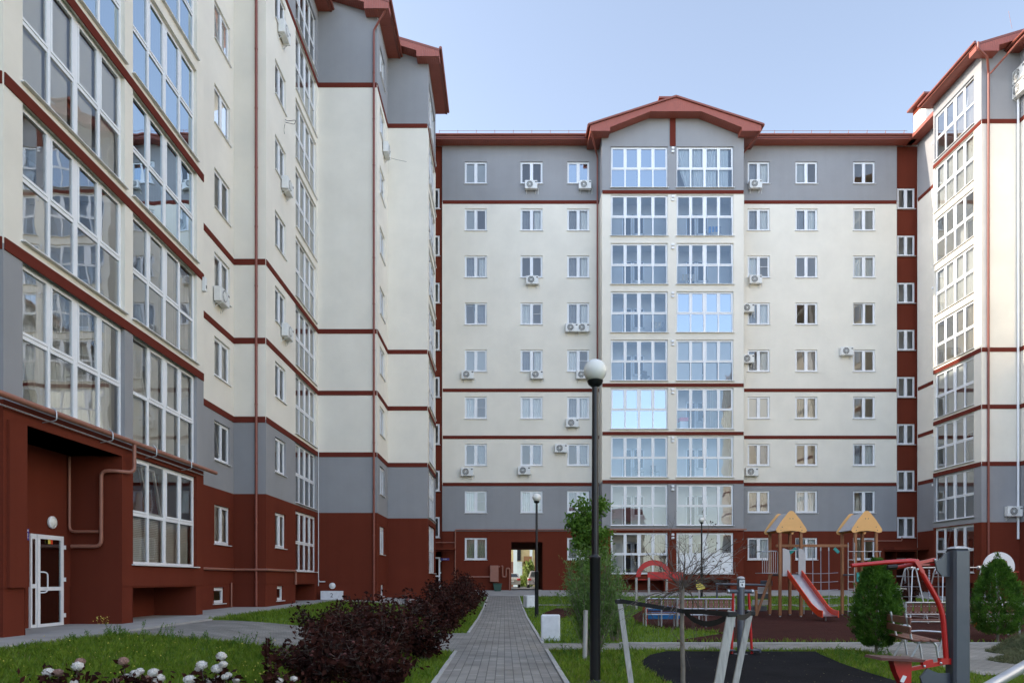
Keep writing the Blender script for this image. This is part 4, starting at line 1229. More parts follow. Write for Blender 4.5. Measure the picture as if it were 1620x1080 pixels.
# ------------------------------------------------------------------ foliage tools
M['seedhead'] = mat('dried_red_seed_heads', (.16, .055, .05), .9, var=.4, vscale=8, bump=1, bscale=80)
def quads_mesh(name, cen, ax, ay, mats, smooth=False):
    """many small leaves: centres (n,3), half-axis vectors ax, ay (n,3)"""
    n = len(cen)
    v = np.empty((n, 4, 3), np.float32)
    v[:, 0] = cen - ay; v[:, 1] = cen + ax * .9; v[:, 2] = cen + ay; v[:, 3] = cen - ax * .9
    me = bpy.data.meshes.new(name)
    me.vertices.add(n * 4); me.vertices.foreach_set('co', v.reshape(-1))
    me.loops.add(n * 4); me.loops.foreach_set('vertex_index', np.arange(n * 4, dtype=np.int32))
    me.polygons.add(n); me.polygons.foreach_set('loop_start', np.arange(0, n * 4, 4, dtype=np.int32))
    try: me.polygons.foreach_set('loop_total', np.full(n, 4, dtype=np.int32))
    except Exception: pass
    me.update(calc_edges=True); me.validate()
    me.materials.append(mats)
    return me
def obj(name, me, parent=None):
    o = bpy.data.objects.new(name, me); C.objects.link(o); o.parent = parent
    return o
def rdir(rs, n):
    d = rs.normal(size=(n, 3)); return d / np.linalg.norm(d, axis=1)[:, None]
def leaves_at(rs, cen, L, Wd, up=0.0, out=None):
    n = len(cen)
    d = rdir(rs, n)
    if out is not None: d = d * .8 + out
    d[:, 2] += up
    d /= np.linalg.norm(d, axis=1)[:, None]
    o = np.cross(d, rdir(rs, n)); o /= np.linalg.norm(o, axis=1)[:, None] + 1e-9
    s = rs.uniform(.65, 1.3, n)[:, None]
    return cen, o * Wd * s * .5, d * L * s * .5

def shrub(x, y, H, Rr, label, m, seed, n=2600, leaf=(.075, .05), group=None, cat='shrub', name='shrub', stems=11, stemmat=None):
    """stems fanning out from one base, leaves strung along their side twigs"""
    rs = np.random.RandomState(seed)
    z0 = g(x, y)
    t = thing(name, label, cat, (x, y, z0), 0, group)
    b = MB(); pts = []
    for i in range(stems):
        a = rs.uniform(0, 2 * PI); rr = Rr * math.sqrt(rs.uniform(.02, 1)); h = H * (1 - .45 * (rr / Rr) ** 2) * rs.uniform(.68, 1.12)
        tip = np.array([rr * math.cos(a), rr * math.sin(a), h])
        c = [np.array([0.06 * math.cos(a), .06 * math.sin(a), -.03]), tip * np.array([.35, .35, .45]), tip * np.array([.75, .75, .8]), tip]
        b.tube(c, .012, 5, .003)
        for s in np.linspace(.22, 1, 9):
            p = c[1] * (1 - s) * .0 + (tip * s if s > .5 else c[1] * (s / .5) * .9 + tip * .05)
            pts.append((p, s))
            for q in range(3):
                d = rdir(rs, 1)[0]; d[2] = abs(d[2]) * .5; e = p + d * Rr * .42 * rs.uniform(.5, 1)
                b.tube([p, e], .004, 3, .002, cap=False)
                for uu in (.4, .7, 1.0, 1.08): pts.append((p + (e - p) * uu, s))
    b.build('stems', stemmat or M['twig'], t)
    P0 = np.array([p for p, s in pts])
    idx = rs.randint(0, len(P0), n)
    cen = P0[idx] + rs.normal(size=(n, 3)) * Rr * .085
    cen[:, 2] = np.maximum(cen[:, 2], .02)
    c, ax, ay = leaves_at(rs, cen, leaf[0], leaf[1], .15)
    obj('foliage', quads_mesh('foliage', c, ax, ay, m), t)
    if name == 'shrub' and Rr < .9:
        tips = P0[P0[:, 2] > H * .45]; hb = MB()
        for k in range(26):
            q = tips[rs.randint(len(tips))] + rs.normal(size=3) * .02; r_ = rs.uniform(.014, .026)
            hb.sphere(tuple(q + [0, 0, r_ * .8]), r_, 7, 5, .8)
        tag(hb.build('seed_heads', M['seedhead'], t, smooth=True), kind='stuff')
    return t, P0
# ------------------------------------------------------------------ purple shrubs along the path
GRP = 'purple leaved shrubs along the left of the path'
near = [(-3.55, 13.3, 1.15, .62), (-2.85, 12.1, 1.20, .66), (-2.25, 13.7, 1.32, .68), (-1.62, 13.2, .98, .52), (-2.05, 11.2, 1.12, .62), (-2.75, 9.8, .82, .62), (-1.95, 9.2, .80, .56), (-3.0, 14.4, 1.1, .55)]
lab_n = ['leftmost of the near purple shrubs, sparse top against the red wall', 'purple shrub in the near clump, just right of the thin leftmost one', 'tallest purple shrub in the middle of the near clump', 'purple shrub at the right of the near clump spilling towards the path crossing',
         'purple shrub in front of the tall middle one', 'low purple shrub at the lower left of the near clump', 'lowest purple shrub at the bottom edge beside the path', 'purple shrub at the back of the near clump before the side path']
for i, (x, y, h, r_) in enumerate(near):
    shrub(x + .12, y, h, r_, 'dark ' + lab_n[i], M['purple'], 100 + i, 2300, (.085, .052), GRP, stems=15)
farr = [(-1.75, 21.3, 1.15, .75), (-2.35, 23.2, 1.35, .85), (-1.95, 25.6, 1.45, .9), (-2.1, 28.2, 1.5, .95), (-1.75, 31.0, 1.6, .95), (-2.0, 34.0, 1.7, 1.0)]
lab_f = ['first purple shrub beyond the path crossing', 'second purple shrub beyond the path crossing', 'third purple shrub beyond the path crossing', 'fourth purple shrub beyond the path crossing, below the numbered box', 'fifth purple shrub beyond the crossing, beside the path', 'farthest purple shrub, close to the rear entrance']
for i, (x, y, h, r_) in enumerate(farr):
    shrub(x, y, h, r_, lab_f[i], M['purple'], 140 + i, 3000, (.10, .07), GRP)
# few white dead flower heads on these
def heads(pts, name_parent, r=.03, m=None, seed=0):
    pass
shrub(21.2, 36.5, 1.5, .75, 'dark purple shrub in front of the right-hand entrance door', M['purple'], 160, 1800, (.12, .08))
shrub(25.0, 37.0, .9, .8, 'low dark shrub at the foot of the right-hand tower', M['purple'], 161, 1500, (.12, .08))

# flowering shrubs at the bottom left: each head at its place
FL_PX = [(77, 1063, 8.5), (92, 1063, 7, 1), (123, 1053, 8.5), (127, 1046, 7, 1), (195, 1045, 7.5, 1), (117, 1079, 5), (183, 1077, 6, 1), (200, 1070, 6), (213, 1065, 7), (221, 1061, 6), (243, 1063, 8), (236, 1072, 6.5, 1),
         (252, 1072, 8), (245, 1081, 7), (300, 1074, 8.5), (319, 1051, 8), (315, 1058, 6), (343, 1057, 8), (350, 1037, 7.5), (353, 1050, 6), (361, 1067, 5), (346, 1074, 7), (331, 1077, 6), (356, 1070, 5), (374, 1075, 5), (465, 1073, 5), (442, 1076, 5)]
bases = [(100, 7.3, 'white pompom flower stems at the lower left, leftmost plant'), (215, 7.3, 'white pompom flower stems at the lower left, plant in the middle'), (338, 7.4, 'white pompom flower stems just left of the purple clump'), (452, 7.6, 'small pair of white flower heads under the purple clump')]
rs0 = np.random.RandomState(77)
for bi, (bpx, bY, lb) in enumerate(bases):
    bx0 = XatY(bpx, bY); z0 = g(bx0, bY)
    t = thing('flowering_shrub', lb, 'flowering shrub', (bx0, bY, z0), 0, 'white flowering shrubs at the bottom edge')
    sb = MB(); leafc = []
    mine = [f for f in FL_PX if min(range(4), key=lambda q: abs(bases[q][0] - f[0])) == bi]
    for f in mine:
        Yf = bY + rs0.uniform(-.12, .15)
        p = P(f[0], f[1], Yf) - Vector((bx0, bY, z0))
        r_ = f[2] / FPX * Yf
        sb.tube([(p.x * .25, p.y * .25, -.02), (p.x * .7, p.y * .7, p.z * .55), (p.x, p.y, p.z - r_ * .6)], .006, 5, .004)
        hb = MB(); hb.sphere((0, 0, 0), r_, 14, 10, .82)
        hb.v = [tuple(np.array(v) * rs0.uniform(.90, 1.08)) for v in hb.v]
        h = hb.build('flower_head', M['flowerold'] if len(f) > 3 else M['flower'], t, smooth=True); h.location = p
        # florets
        n = 260; d = rdir(rs0, n); d[:, 2] = d[:, 2] * .9; cen = d * r_ * np.array([1, 1, .84]) * rs0.uniform(.95, 1.1, (n, 1))
        c_, ax_, ay_ = leaves_at(rs0, cen, .016, .014)
        fo = obj('florets', quads_mesh('florets', c_, ax_, ay_, M['flowerold'] if len(f) > 3 else M['flower']), h)
        for s in (.35, .55, .75, .92):
            for q in range(7): leafc.append([p.x * (.25 + .75 * s), p.y * (.25 + .75 * s), p.z * s])
    for q in range(160): leafc.append([rs0.normal() * .22, rs0.normal() * .12, rs0.uniform(.05, .52)])
    sb.build('stems', M['twig'], t)
    cen = np.array(leafc) + rs0.normal(size=(len(leafc), 3)) * .03
    c_, ax_, ay_ = leaves_at(rs0, cen, .085, .05, .1)
    obj('foliage', quads_mesh('foliage', c_, ax_, ay_, M['purple']), t)
# single purple shoots rising left of the clump
for i, (px, py, Y, lb) in enumerate(((423, 1008, 8.2, 'upright purple shoot left of the near clump, taller one'), (436, 1036, 8.0, 'shorter purple shoot left of the near clump'))):
    x = XatY(px, Y); z0 = g(x, Y); h = ZatY(py, Y) - z0
    t = thing('shrub_shoot', lb, 'shrub shoot', (x, Y, z0), 0, GRP)
    b = MB(); b.tube([(0, 0, -.02), (.01, 0, h * .5), (0, 0, h)], .007, 5, .003); b.build('stems', M['twig'], t)
    rs = np.random.RandomState(300 + i); n = 110
    zz = rs.uniform(.15, 1, n) * h
    cen = np.stack([rs.normal(size=n) * .035 * (1.4 - zz / h), rs.normal(size=n) * .035, zz], 1)
    c_, ax_, ay_ = leaves_at(rs, cen, .085, .045, .2); obj('foliage', quads_mesh('foliage', c_, ax_, ay_, M['purple']), t)

# ------------------------------------------------------------------ trees
def bare_tree(x, y, label):
    rs = np.random.RandomState(9)
    z0 = g(x, y); t = thing('young_tree', label, 'tree', (x, y, z0))
    top = 1.46
    b = MB(); b.tube([(0.0, 0, -.05), (.008, 0, .5), (-.006, 0, 1.0), (0, 0, top)], .027, 10, .024); b.build('trunk', M['bark'], t, smooth=True)
    b = MB(); tips = []
    def grow(p, d, L, r, lev, droop):
        q = [p]; dd = d.copy()
        k = 6
        for i in range(k):
            dd = dd + rs.normal(size=3) * .13; dd[2] -= droop / k; dd /= np.linalg.norm(dd)
            q.append(q[-1] + dd * L / k)
            if lev < 3 and rs.rand() < (.75 if lev == 1 else .45): 
                nd = dd + rs.normal(size=3) * .55; nd /= np.linalg.norm(nd)
                grow(q[-1], nd, L * rs.uniform(.3, .6), r * .55, lev + 1, droop * .6)
        b.tube(q, r, 4 if lev > 1 else 6, r * .3, cap=False)
        tips.append(q[-1]); tips.append(q[-2])
    for i in range(30):
        a = rs.uniform(0, 2 * PI)
        el = rs.uniform(-.45, 1.2)
        d = np.array([math.cos(a) * math.cos(el), math.sin(a) * math.cos(el) * .8, math.sin(el)])
        grow(np.array([0, 0, top - rs.uniform(0, .06)]), d, rs.uniform(.35, .80), .0065, 1, .1 if el > .2 else .55)
    b.build('crown', M['twig'], t)
    T = np.array(tips); T = T[(T[:, 0] > 0.05) & (T[:, 2] > top - .0)]
    n = 130; cen = T[rs.randint(0, len(T), n)] + rs.normal(size=(n, 3)) * .012
    c_, ax_, ay_ = leaves_at(rs, cen, .03, .017); obj('leaves', quads_mesh('leaves', c_, ax_, ay_, M['twig']), t)
bare_tree(XatY(1079.5, 8.0), 8.0, 'young bare twiggy tree tied between three timber stakes')
stakes = [((980, 947, 8.4), (1005, 1135, 8.2), 'grey timber stake leaning left of the bare young tree'), ((1158, 966, 6.9), (1120, 1160, 6.8), 'wide timber stake right of the bare young tree, nearer one'), ((1187, 965, 7.7), (1150, 1132, 7.6), 'timber stake right of the bare young tree, rightmost one')]
tops = []
for (a, c, lb) in stakes:
    A = P(*a); B_ = P(*c); B_.z = g(B_.x, B_.y) - .05
    b = MB(); b.bar(B_, A, .062 if 'wide' not in lb else .085, .03, up=(0, 1, 0)); o = b.build('tree_stake', M['greywood']); tag(o, lb, 'tree stake', 'stakes around the bare young tree'); tops.append(A)
def strap(a, c, sag, label, w_=.05):
    b = MB(); n = 12; a = Vector(a); c = Vector(c); q = []
    for i in range(n + 1):
        u = i / n; p = a.lerp(c, u); p.z -= sag * 4 * u * (1 - u); q.append(p)
    for i in range(n):
        b.add([q[i] + Vector((0, -.004, -w_ / 2)), q[i + 1] + Vector((0, -.004, -w_ / 2)), q[i + 1] + Vector((0, -.004, w_ / 2)), q[i] + Vector((0, -.004, w_ / 2)),
               q[i] + Vector((0, .004, -w_ / 2)), q[i + 1] + Vector((0, .004, -w_ / 2)), q[i + 1] + Vector((0, .004, w_ / 2)), q[i] + Vector((0, .004, w_ / 2))],
              [(0, 1, 2, 3), (7, 6, 5, 4), (3, 2, 6, 7), (1, 0, 4, 5)] + ([(0, 3, 7, 4)] if i == 0 else []) + ([(1, 5, 6, 2)] if i == n - 1 else []))
    o = b.build('tree_strap', M['strap']); tag(o, label, 'strap', 'black straps tying the bare young tree'); return o
TT = Vector((XatY(1079.5, 8), 7.965, ZatY(966, 8)))
strap(tops[0] + Vector((0, -.03, -.02)), TT, .0, 'black strap from the left stake to the bare tree trunk')
strap(TT, tops[1] + Vector((-.05, -.03, -.03)), -.005, 'straight black strap from the bare tree trunk to the wide stake')
strap(TT + Vector((.02, .01, -.01)), tops[1] + Vector((-.03, .06, -.06)), .10, 'sagging black strap hanging between the bare trunk and the wide stake', .06)
strap(tops[1] + Vector((.05, .0, -.05)), tops[2] + Vector((0, -.03, -.02)), .03, 'short black strap between the two right-hand stakes', .055)
for k, A in enumerate(tops):
    b = MB(); b.cbox(A.x - .05, A.x + .05, A.y - .03, A.y + .03, A.z - .055, A.z - .005, .006); o = b.build('strap_knot', M['strap']); tag(o, ['black strap knot on top of the left stake', 'black strap knot on top of the wide stake', 'black strap knot on top of the rightmost stake'][k], 'strap knot')

# leafy young tree behind the near lamp
def crown_tree(x, y, label, H, Rr, seed, m, n=6500, leaf=(.10, .055), trunk_r=.035, zc=None, squash=1.15, name='young_tree', blobs=16, tb=None):
    rs = np.random.RandomState(seed); z0 = g(x, y)
    t = thing(name, label, 'tree', (x, y, z0)); zc = zc or H - Rr
    b = MB(); b.tube([(0, 0, -.05), (.02, 0, H * .3), (-.02, .02, H * .6), (0, 0, zc + Rr * .3)], trunk_r, 8, trunk_r * .4); b.build('trunk', tb or M['bark'], t, smooth=True)
    b = MB(); cl = []
    for i in range(blobs):
        d = rdir(rs, 1)[0]; rr = Rr * rs.uniform(.35, 1.0); c = np.array([d[0] * rr, d[1] * rr, zc + d[2] * rr * squash]); cl.append(c)
        s = np.array([0, 0, max(H * .3, c[2] - Rr * rs.uniform(.3, .9))])
        b.tube([s, (s + c) / 2 + [0, 0, .03], c], trunk_r * .35, 4, .004, cap=False)
    b.build('limb', tb or M['bark'], t)
    cl = np.array(cl); cen = cl[rs.randint(0, len(cl), n)] + rs.normal(size=(n, 3)) * Rr * .19
    c_, ax_, ay_ = leaves_at(rs, cen, leaf[0], leaf[1], -.25); obj('crown', quads_mesh('crown', c_, ax_, ay_, m), t)
    return t
crown_tree(XatY(936, 18.5), 18.5, 'leafy green young tree right behind the near lamp pole', 3.65, .60, 21, M['leaf'], 4600, (.12, .06), squash=1.75, zc=2.65, blobs=34)
# willow-like feathery shrub
def feathery(x, y, H, Rr, label, seed, m, stems=42):
    rs = np.random.RandomState(seed); z0 = g(x, y); t = thing('feathery_shrub', label, 'shrub', (x, y, z0)); b = MB(); cen = []; out = []
    for i in range(stems):
        a = rs.uniform(0, 2 * PI); rr = Rr * math.sqrt(rs.rand()); h = H * (1 - .35 * (rr / Rr) ** 2) * rs.uniform(.7, 1.05)
        tip = np.array([rr * math.cos(a) * 1.1, rr * math.sin(a), h]); mid = tip * np.array([.55, .55, .5])
        b.tube([(0.1 * math.cos(a), .1 * math.sin(a), -.03), mid, tip], .009, 4, .003, cap=False)
        for s in np.linspace(.12, 1, 16):
            p = mid * s * 2 if s < .5 else mid + (tip - mid) * (s - .5) * 2
            for k in range(3):
                d = rdir(rs, 1)[0] * .7 + np.array([0, 0, .6]); d /= np.linalg.norm(d); L = rs.uniform(.10, .28)
                e = p + d * L
                for u in np.linspace(.15, 1, 6): cen.append(p + (e - p) * u); out.append(d)
    b.build('stems', M['bark'], t)
    cen = np.array(cen) + rs.normal(size=(len(cen), 3)) * .012; out = np.array(out)
    c_, ax_, ay_ = leaves_at(rs, cen, .075, .017, .3, out=out * .9); obj('foliage', quads_mesh('foliage', c_, ax_, ay_, m), t)
feathery(XatY(938, 13.9), 13.9, 2.2, .66, 'feathery grey-green shrub at the foot of the near lamp', 31, M['willow'], 80)
feathery(XatY(985, 16.5), 17.6, 1.5, .5, 'smaller feathery shrub behind, touching the lawn by the crossing', 32, M['willow'], 20)
for (px, Y, h, lb) in ((925, 13.4, .95, 'short round stake in front of the feathery shrub'), (950, 14.6, 1.0, 'short round stake behind the near lamp pole')):
    x = XatY(px, Y); b = MB(); b.tube([(x, Y, g(x, Y) - .05), (x + .02, Y, g(x, Y) + h)], .045, 10); tag(b.build('round_stake', M['greywood'], smooth=True), lb, 'stake')

# thujas
def thuja(x, y, H, Rr, label, seed, tuft=False):
    rs = np.random.RandomState(seed); z0 = g(x, y); t = thing('thuja', label, 'conifer', (x, y, z0), 0, 'two thujas by the bench')
    b = MB(); b.tube([(0, 0, -.05), (.02, 0, H * .5), (0, 0, H * .9)], .035, 8, .01); b.build('trunk', M['bark'], t, smooth=True)
    n = 3800
    # flat fans of sprays pointing up and out
    cen = []; out = []
    for i in range(n):
        v = rs.uniform(.07, 1) ** .9; a = rs.uniform(0, 2 * PI)
        prof = math.sin(PI * min(1, max(0, (v - .05) / .95)) ** .70) ** .70
        lump = 1 + .13 * math.sin(a * 5 + v * 11 + seed) + .08 * math.sin(a * 9 - v * 17)
        rr = Rr * prof * lump * (rs.uniform(.35, 1) ** .35)
        p = np.array([rr * math.cos(a), rr * math.sin(a), v * H])
        if rs.rand() < .05: p = p * np.array([1.13, 1.13, 1.02])
        d = np.array([math.cos(a) * .75, math.sin(a) * .75, .85]) + rs.normal(size=3) * .22; d /= np.linalg.norm(d)
        side = np.cross(d, rdir(rs, 1)[0]); side /= np.linalg.norm(side)
        L = rs.uniform(.06, .13)
        for k in range(9):
            u = k / 8; sgn = 1 if k % 2 else -1
            cen.append(p + d * L * u + side * sgn * .022 * (1.2 - u)); out.append(d + side * sgn * .8)
    if tuft:
        for i in range(60):
            u = rs.rand(); p = np.array([rs.normal() * .03 * (1.4 - u), rs.normal() * .03, H * (.96 + .17 * u)])
            for k in range(5): cen.append(p + rs.normal(size=3) * .015); out.append(np.array([rs.normal() * .5, rs.normal() * .5, 1.0]))
        for i in range(30):
            u = rs.rand(); p = np.array([-.33 + rs.normal() * .015, .05, H * (.86 + .10 * u)])
            for k in range(5): cen.append(p + rs.normal(size=3) * .015); out.append(np.array([rs.normal() * .5, rs.normal() * .5, 1.0]))
    cen = np.array(cen); out = np.array(out); out /= np.linalg.norm(out, axis=1)[:, None]
    c_, ax_, ay_ = leaves_at(rs, cen, .050, .020, .1, out=out * 2.2); obj('foliage', quads_mesh('foliage', c_, ax_, ay_, M['thuja']), t)
thuja(XatY(1386, 14.2), 14.2, 1.90, .42, 'rounded dark green thuja left of the wooden bench', 41)
thuja(XatY(1578, 17.3), 17.3, 1.98, .52, 'thuja with a wispy top in front of the white backboard', 42, True)

# cut grass heap
def heap(x, y, Rr, H, label, seed):
    rs = np.random.RandomState(seed); z0 = g(x, y); t = thing('grass_heap', label, 'heap', (x, y, z0), 0, 'heaps of cut grass on the paving')
    b = MB(); vs = []; fs = []; n = 18; m = 6
    for j in range(m + 1):
        for i in range(n):
            a = 2 * PI * i / n; rr = Rr * (1 - j / m) * (1 + .12 * math.sin(3 * a + seed)); vs.append((rr * math.cos(a), rr * math.sin(a) * .8, H * .85 * (1 - (1 - j / m) ** 2)))
    for j in range(m):
        for i in range(n): fs.append((j * n + i, j * n + (i + 1) % n, (j + 1) * n + (i + 1) % n, (j + 1) * n + i))
    b.add(vs, fs); b.build('core', M['hay'], t, smooth=True)
    k = 5200; a = rs.uniform(0, 2 * PI, k); rr = np.sqrt(rs.rand(k)) * 1.12; zz = H * (1 - rr ** 2).clip(0) * rs.uniform(.8, 1.15, k) + .01
    cen = np.stack([rr * Rr * np.cos(a), rr * Rr * .8 * np.sin(a), zz], 1)
    c_, ax_, ay_ = leaves_at(rs, cen, .16, .010, -.05); obj('clippings', quads_mesh('clippings', c_, ax_, ay_, M['hay']), t)
heap(XatY(1640, 14.6), 14.6, .85, .40, 'heap of greyish cut grass at the right edge', 51)
heap(XatY(1650, 13.0), 13.0, .80, .18, 'flatter heap of cut grass nearer at the right edge', 52)

# ------------------------------------------------------------------ lawn grass
def in_poly(px, py, poly):
    c = False; j = len(poly) - 1
    for i in range(len(poly)):
        if (poly[i][1] > py) != (poly[j][1] > py) and px < (poly[j][0] - poly[i][0]) * (py - poly[i][1]) / (poly[j][1] - poly[i][1]) + poly[i][0]: c = not c
        j = i
    return c
def is_lawn(x, y):
    if PX0 - .10 < x < PX1 + .10: return False
    if x < PX0:
        if 14.75 < y < 20.03: return False
        return x > (-8.36 if y < 16 else -8.66) and not (y > 35.05)
    if 15.2 < y < 16.95 and (x < 24): return False
    if x > 7.65 and 11.1 < y < 16.85: return False
    if in_poly(x, y, blk) or in_poly(x, y, brown) or in_poly(x, y, patch): return False
    if 36.1 < y < 37.0: return False
    return y < 43.95 and x < 25.1
def grass(name, label, x0, x1, y0, y1, n, seed, h=(.05, .13), wd=.006):
    rs = np.random.RandomState(seed)
    u = rs.rand(n * 2)
    ys = y0 * (y1 / y0) ** u; xs = rs.uniform(x0, x1, n * 2)
    tuft = np.sin(xs * 2.3 + 1.3 * np.sin(ys * 1.7)) * np.sin(ys * 2.9 + xs) + rs.normal(size=n * 2) * .55
    V = []; cnt = 0
    for x, y, tf in zip(xs, ys, tuft):
        if cnt >= n: break
        px = VX + x / y * FPX
        if px < -60 or px > 1700 or not is_lawn(x, y): continue
        if tf < -.55 and rs.rand() < .6: continue
        hh = (h[0] + (h[1] - h[0]) * rs.rand()) * (1.3 if tf > .7 else 1.0); a = rs.uniform(0, 2 * PI); s = max(1, y / 12) ** .8
        w_ = wd * s * rs.uniform(.7, 1.3); lean = hh * rs.uniform(.1, .8); b_ = rs.uniform(0, 2 * PI)
        z = g(x, y) - .02; dx = math.cos(a) * w_; dy = math.sin(a) * w_; lx = math.cos(b_) * lean; ly = math.sin(b_) * lean
        V.append([(x - dx, y - dy, z), (x + dx, y + dy, z), (x + dx * .6 + lx * .45, y + dy * .6 + ly * .45, z + hh * .62), (x + lx, y + ly, z + hh)])
        cnt += 1
    V = np.array(V, np.float32); k = len(V)
    me = bpy.data.meshes.new(name); me.vertices.add(k * 4); me.vertices.foreach_set('co', V.reshape(-1))
    me.loops.add(k * 4); me.loops.foreach_set('vertex_index', np.arange(k * 4, dtype=np.int32))
    me.polygons.add(k); me.polygons.foreach_set('loop_start', np.arange(0, k * 4, 4, dtype=np.int32))
    try: me.polygons.foreach_set('loop_total', np.full(k, 4, dtype=np.int32))
    except Exception: pass
    me.update(calc_edges=True); me.materials.append(M['grassblade'])
    tag(obj(name, me), label, kind='stuff')
grass('grass', 'green lawn grass left of the path', -8.8, PX0, 6.5, 14.8, 66000, 61, (.045, .125), .0055)
grass('grass', 'lawn grass on the strip between side path and left wing', -8.8, PX0, 19.9, 35.2, 26000, 62, (.06, .15), .006)
grass('grass', 'lawn grass right of the path around the lamp and stakes', PX1, 8.5, 7.4, 15.3, 34000, 63, (.04, .12), .0055)
grass('grass', 'lawn grass right of the path beyond the crossing', PX1, 25, 16.8, 44, 42000, 64, (.05, .14), .007)
M['drygrass'] = leafmat('dry_grass', (0.20, 0.20, 0.06), (0.36, 0.32, 0.12), 0.3)
def dry(name, label, x0, x1, y0, y1, n, seed):
    grass(name, label, x0, x1, y0, y1, n, seed, (.03, .10), .005)
    bpy.data.objects[-1] if False else None
    o = [q for q in C.objects if q.get('label') == label][0]; o.data.materials[0] = M['drygrass']
dry('dry_grass', 'straw coloured blades in the left lawn', -8.8, PX0, 6.5, 14.8, 3500, 81)
dry('dry_grass', 'straw coloured blades in the right lawn', PX1, 8.5, 7.4, 16.0, 7000, 82)
# taller weeds at the lawn edges
def weeds(spots, seed):
    rs = np.random.RandomState(seed); b = MB(); cen = []
    for (px, Y, h) in spots:
        x = XatY(px, Y); z = g(x, Y)
        for k in range(5):
            a = rs.uniform(0, 2 * PI); tip = (x + math.cos(a) * h * .25, Y + math.sin(a) * h * .2, z + h * rs.uniform(.7, 1.1))
            b.tube([(x, Y, z - .02), ((x * 2 + tip[0]) / 3, Y, z + h * .5), tip], .004, 3, .002, cap=False)
            for q in range(8): cen.append(np.array(tip) * rs.uniform(.0, 1) ** 1 if False else [x + (tip[0] - x) * q / 8, Y + (tip[1] - Y) * q / 8, z + (tip[2] - z) * (q + 1) / 8])
    o = b.build('weed', M['leaf']); tag(o, 'taller weeds along the lawn edges', kind='stuff')
    cen = np.array(cen) + rs.normal(size=(len(cen), 3)) * .015
    c_, ax_, ay_ = leaves_at(rs, cen, .05, .016, .5); tag(obj('weed', quads_mesh('weed', c_, ax_, ay_, M['leaf'])), 'leaves of the taller weeds along the lawn edges', kind='stuff')
rw = random.Random(4)
spots = [(rw.uniform(120, 430), rw.uniform(13.8, 15.1), rw.uniform(.15, .36)) for _ in range(60)] + [(rw.uniform(890, 1010), rw.uniform(12, 15), rw.uniform(.1, .25)) for _ in range(16)] + [(rw.uniform(1290, 1420), rw.uniform(12.2, 14.2), rw.uniform(.1, .3)) for _ in range(22)] + [(rw.uniform(0, 120), 13.4, .12) for _ in range(8)]
weeds([s for s in spots if is_lawn(XatY(s[0], s[1]), s[1])], 70)
# small yellow weed flowers
rs = np.random.RandomState(88); cen = []
while len(cen) < 260:
    px, Y = rs.uniform(0, 520), rs.uniform(8, 15); x = XatY(px, Y)
    if is_lawn(x, Y): cen.append((x, Y, g(x, Y) + rs.uniform(.08, .17)))
for _ in range(40):
    cen.append((XatY(rs.uniform(150, 172), 14.6), 14.6 + rs.normal() * .03, g(-8, 14.6) + rs.uniform(.25, .42)))
c_, ax_, ay_ = leaves_at(rs, np.array(cen), .022, .022); tag(obj('weed_flowers', quads_mesh('weed_flowers', c_, ax_, ay_, M['yellow'])), 'tiny yellow flowers scattered in the lawn', kind='stuff')

rs = np.random.RandomState(99); cen = []
while len(cen) < 420:
    Y = rs.uniform(8, 30); x = rs.uniform(PX0, PX1) if rs.rand() < .45 else rs.uniform(2.5, 9)
    if rs.rand() < .5 or x > 1: Y = rs.uniform(7.5, 17)
    if not is_lawn(x, Y): cen.append((x, Y, g(x, Y) + .026))
cen = np.array(cen); n = len(cen); a = rs.uniform(0, 6.28, n); L = rs.uniform(.008, .022, n)[:, None]
ax_ = np.stack([np.cos(a), np.sin(a), a * 0 + .08], 1) * L; ay_ = np.stack([-np.sin(a), np.cos(a), a * 0], 1) * L * .6
tag(obj('leaf_litter', quads_mesh('leaf_litter', cen, ax_, ay_, M['drygrass'])), 'fallen leaf scraps on the path and rubber', kind='stuff')
# ------------------------------------------------------------------ fitness pole with red handles
x, Y = XatY(1172, 14.3), 14.3; z0 = g(x, Y)
def pz(py): return ZatY(py, 14.3) - z0
def pxx(px): return XatY(px, 14.3) - x
t = thing('fitness_machine', 'slate grey post with two red swinging legs and a white top plate', 'fitness machine', (x, Y, z0))
b = MB(); b.lathe([(.16, 0), (.16, .012), (.075, .02), (.075, pz(915)), (.07, pz(913))], n=24); b.build('post', M['slate'], t, smooth=True)
b = MB(); b.lathe([(.078, pz(915)), (.078, pz(913.5)), (.05, pz(911.5)), (.001, pz(911))], n=24); b.build('cap', M['palegrey'], t, smooth=True)
b = MB(); b.box(-.055, .055, -.083, -.074, pz(928), pz(917)); lp = b.build('plate', M['signwhite'], t)
b = MB()
for dx in (-.03, 0, .03): b.box(dx - .009, dx + .009, -.086, -.0835, pz(921), pz(919))
b.box(-.012, .012, -.086, -.0835, pz(926), pz(923)); b.bar((-.02, -.085, pz(923)), (0, -.085, pz(924.5)), .005); b.build('symbol', M['ink'], lp)
b = MB(); b.tube([(pxx(1151), 0, pz(935)), (pxx(1191), 0, pz(935))], .04, 12); b.build('crossbar', M['slate'], t, smooth=True)
for a in (1152, 1190):
    b = MB(); b.lathe([(.045, -.02), (.045, .02)], (pxx(a), 0, pz(935)), 14, 'x'); b.build('end_cap', M['galv'], t, smooth=True)
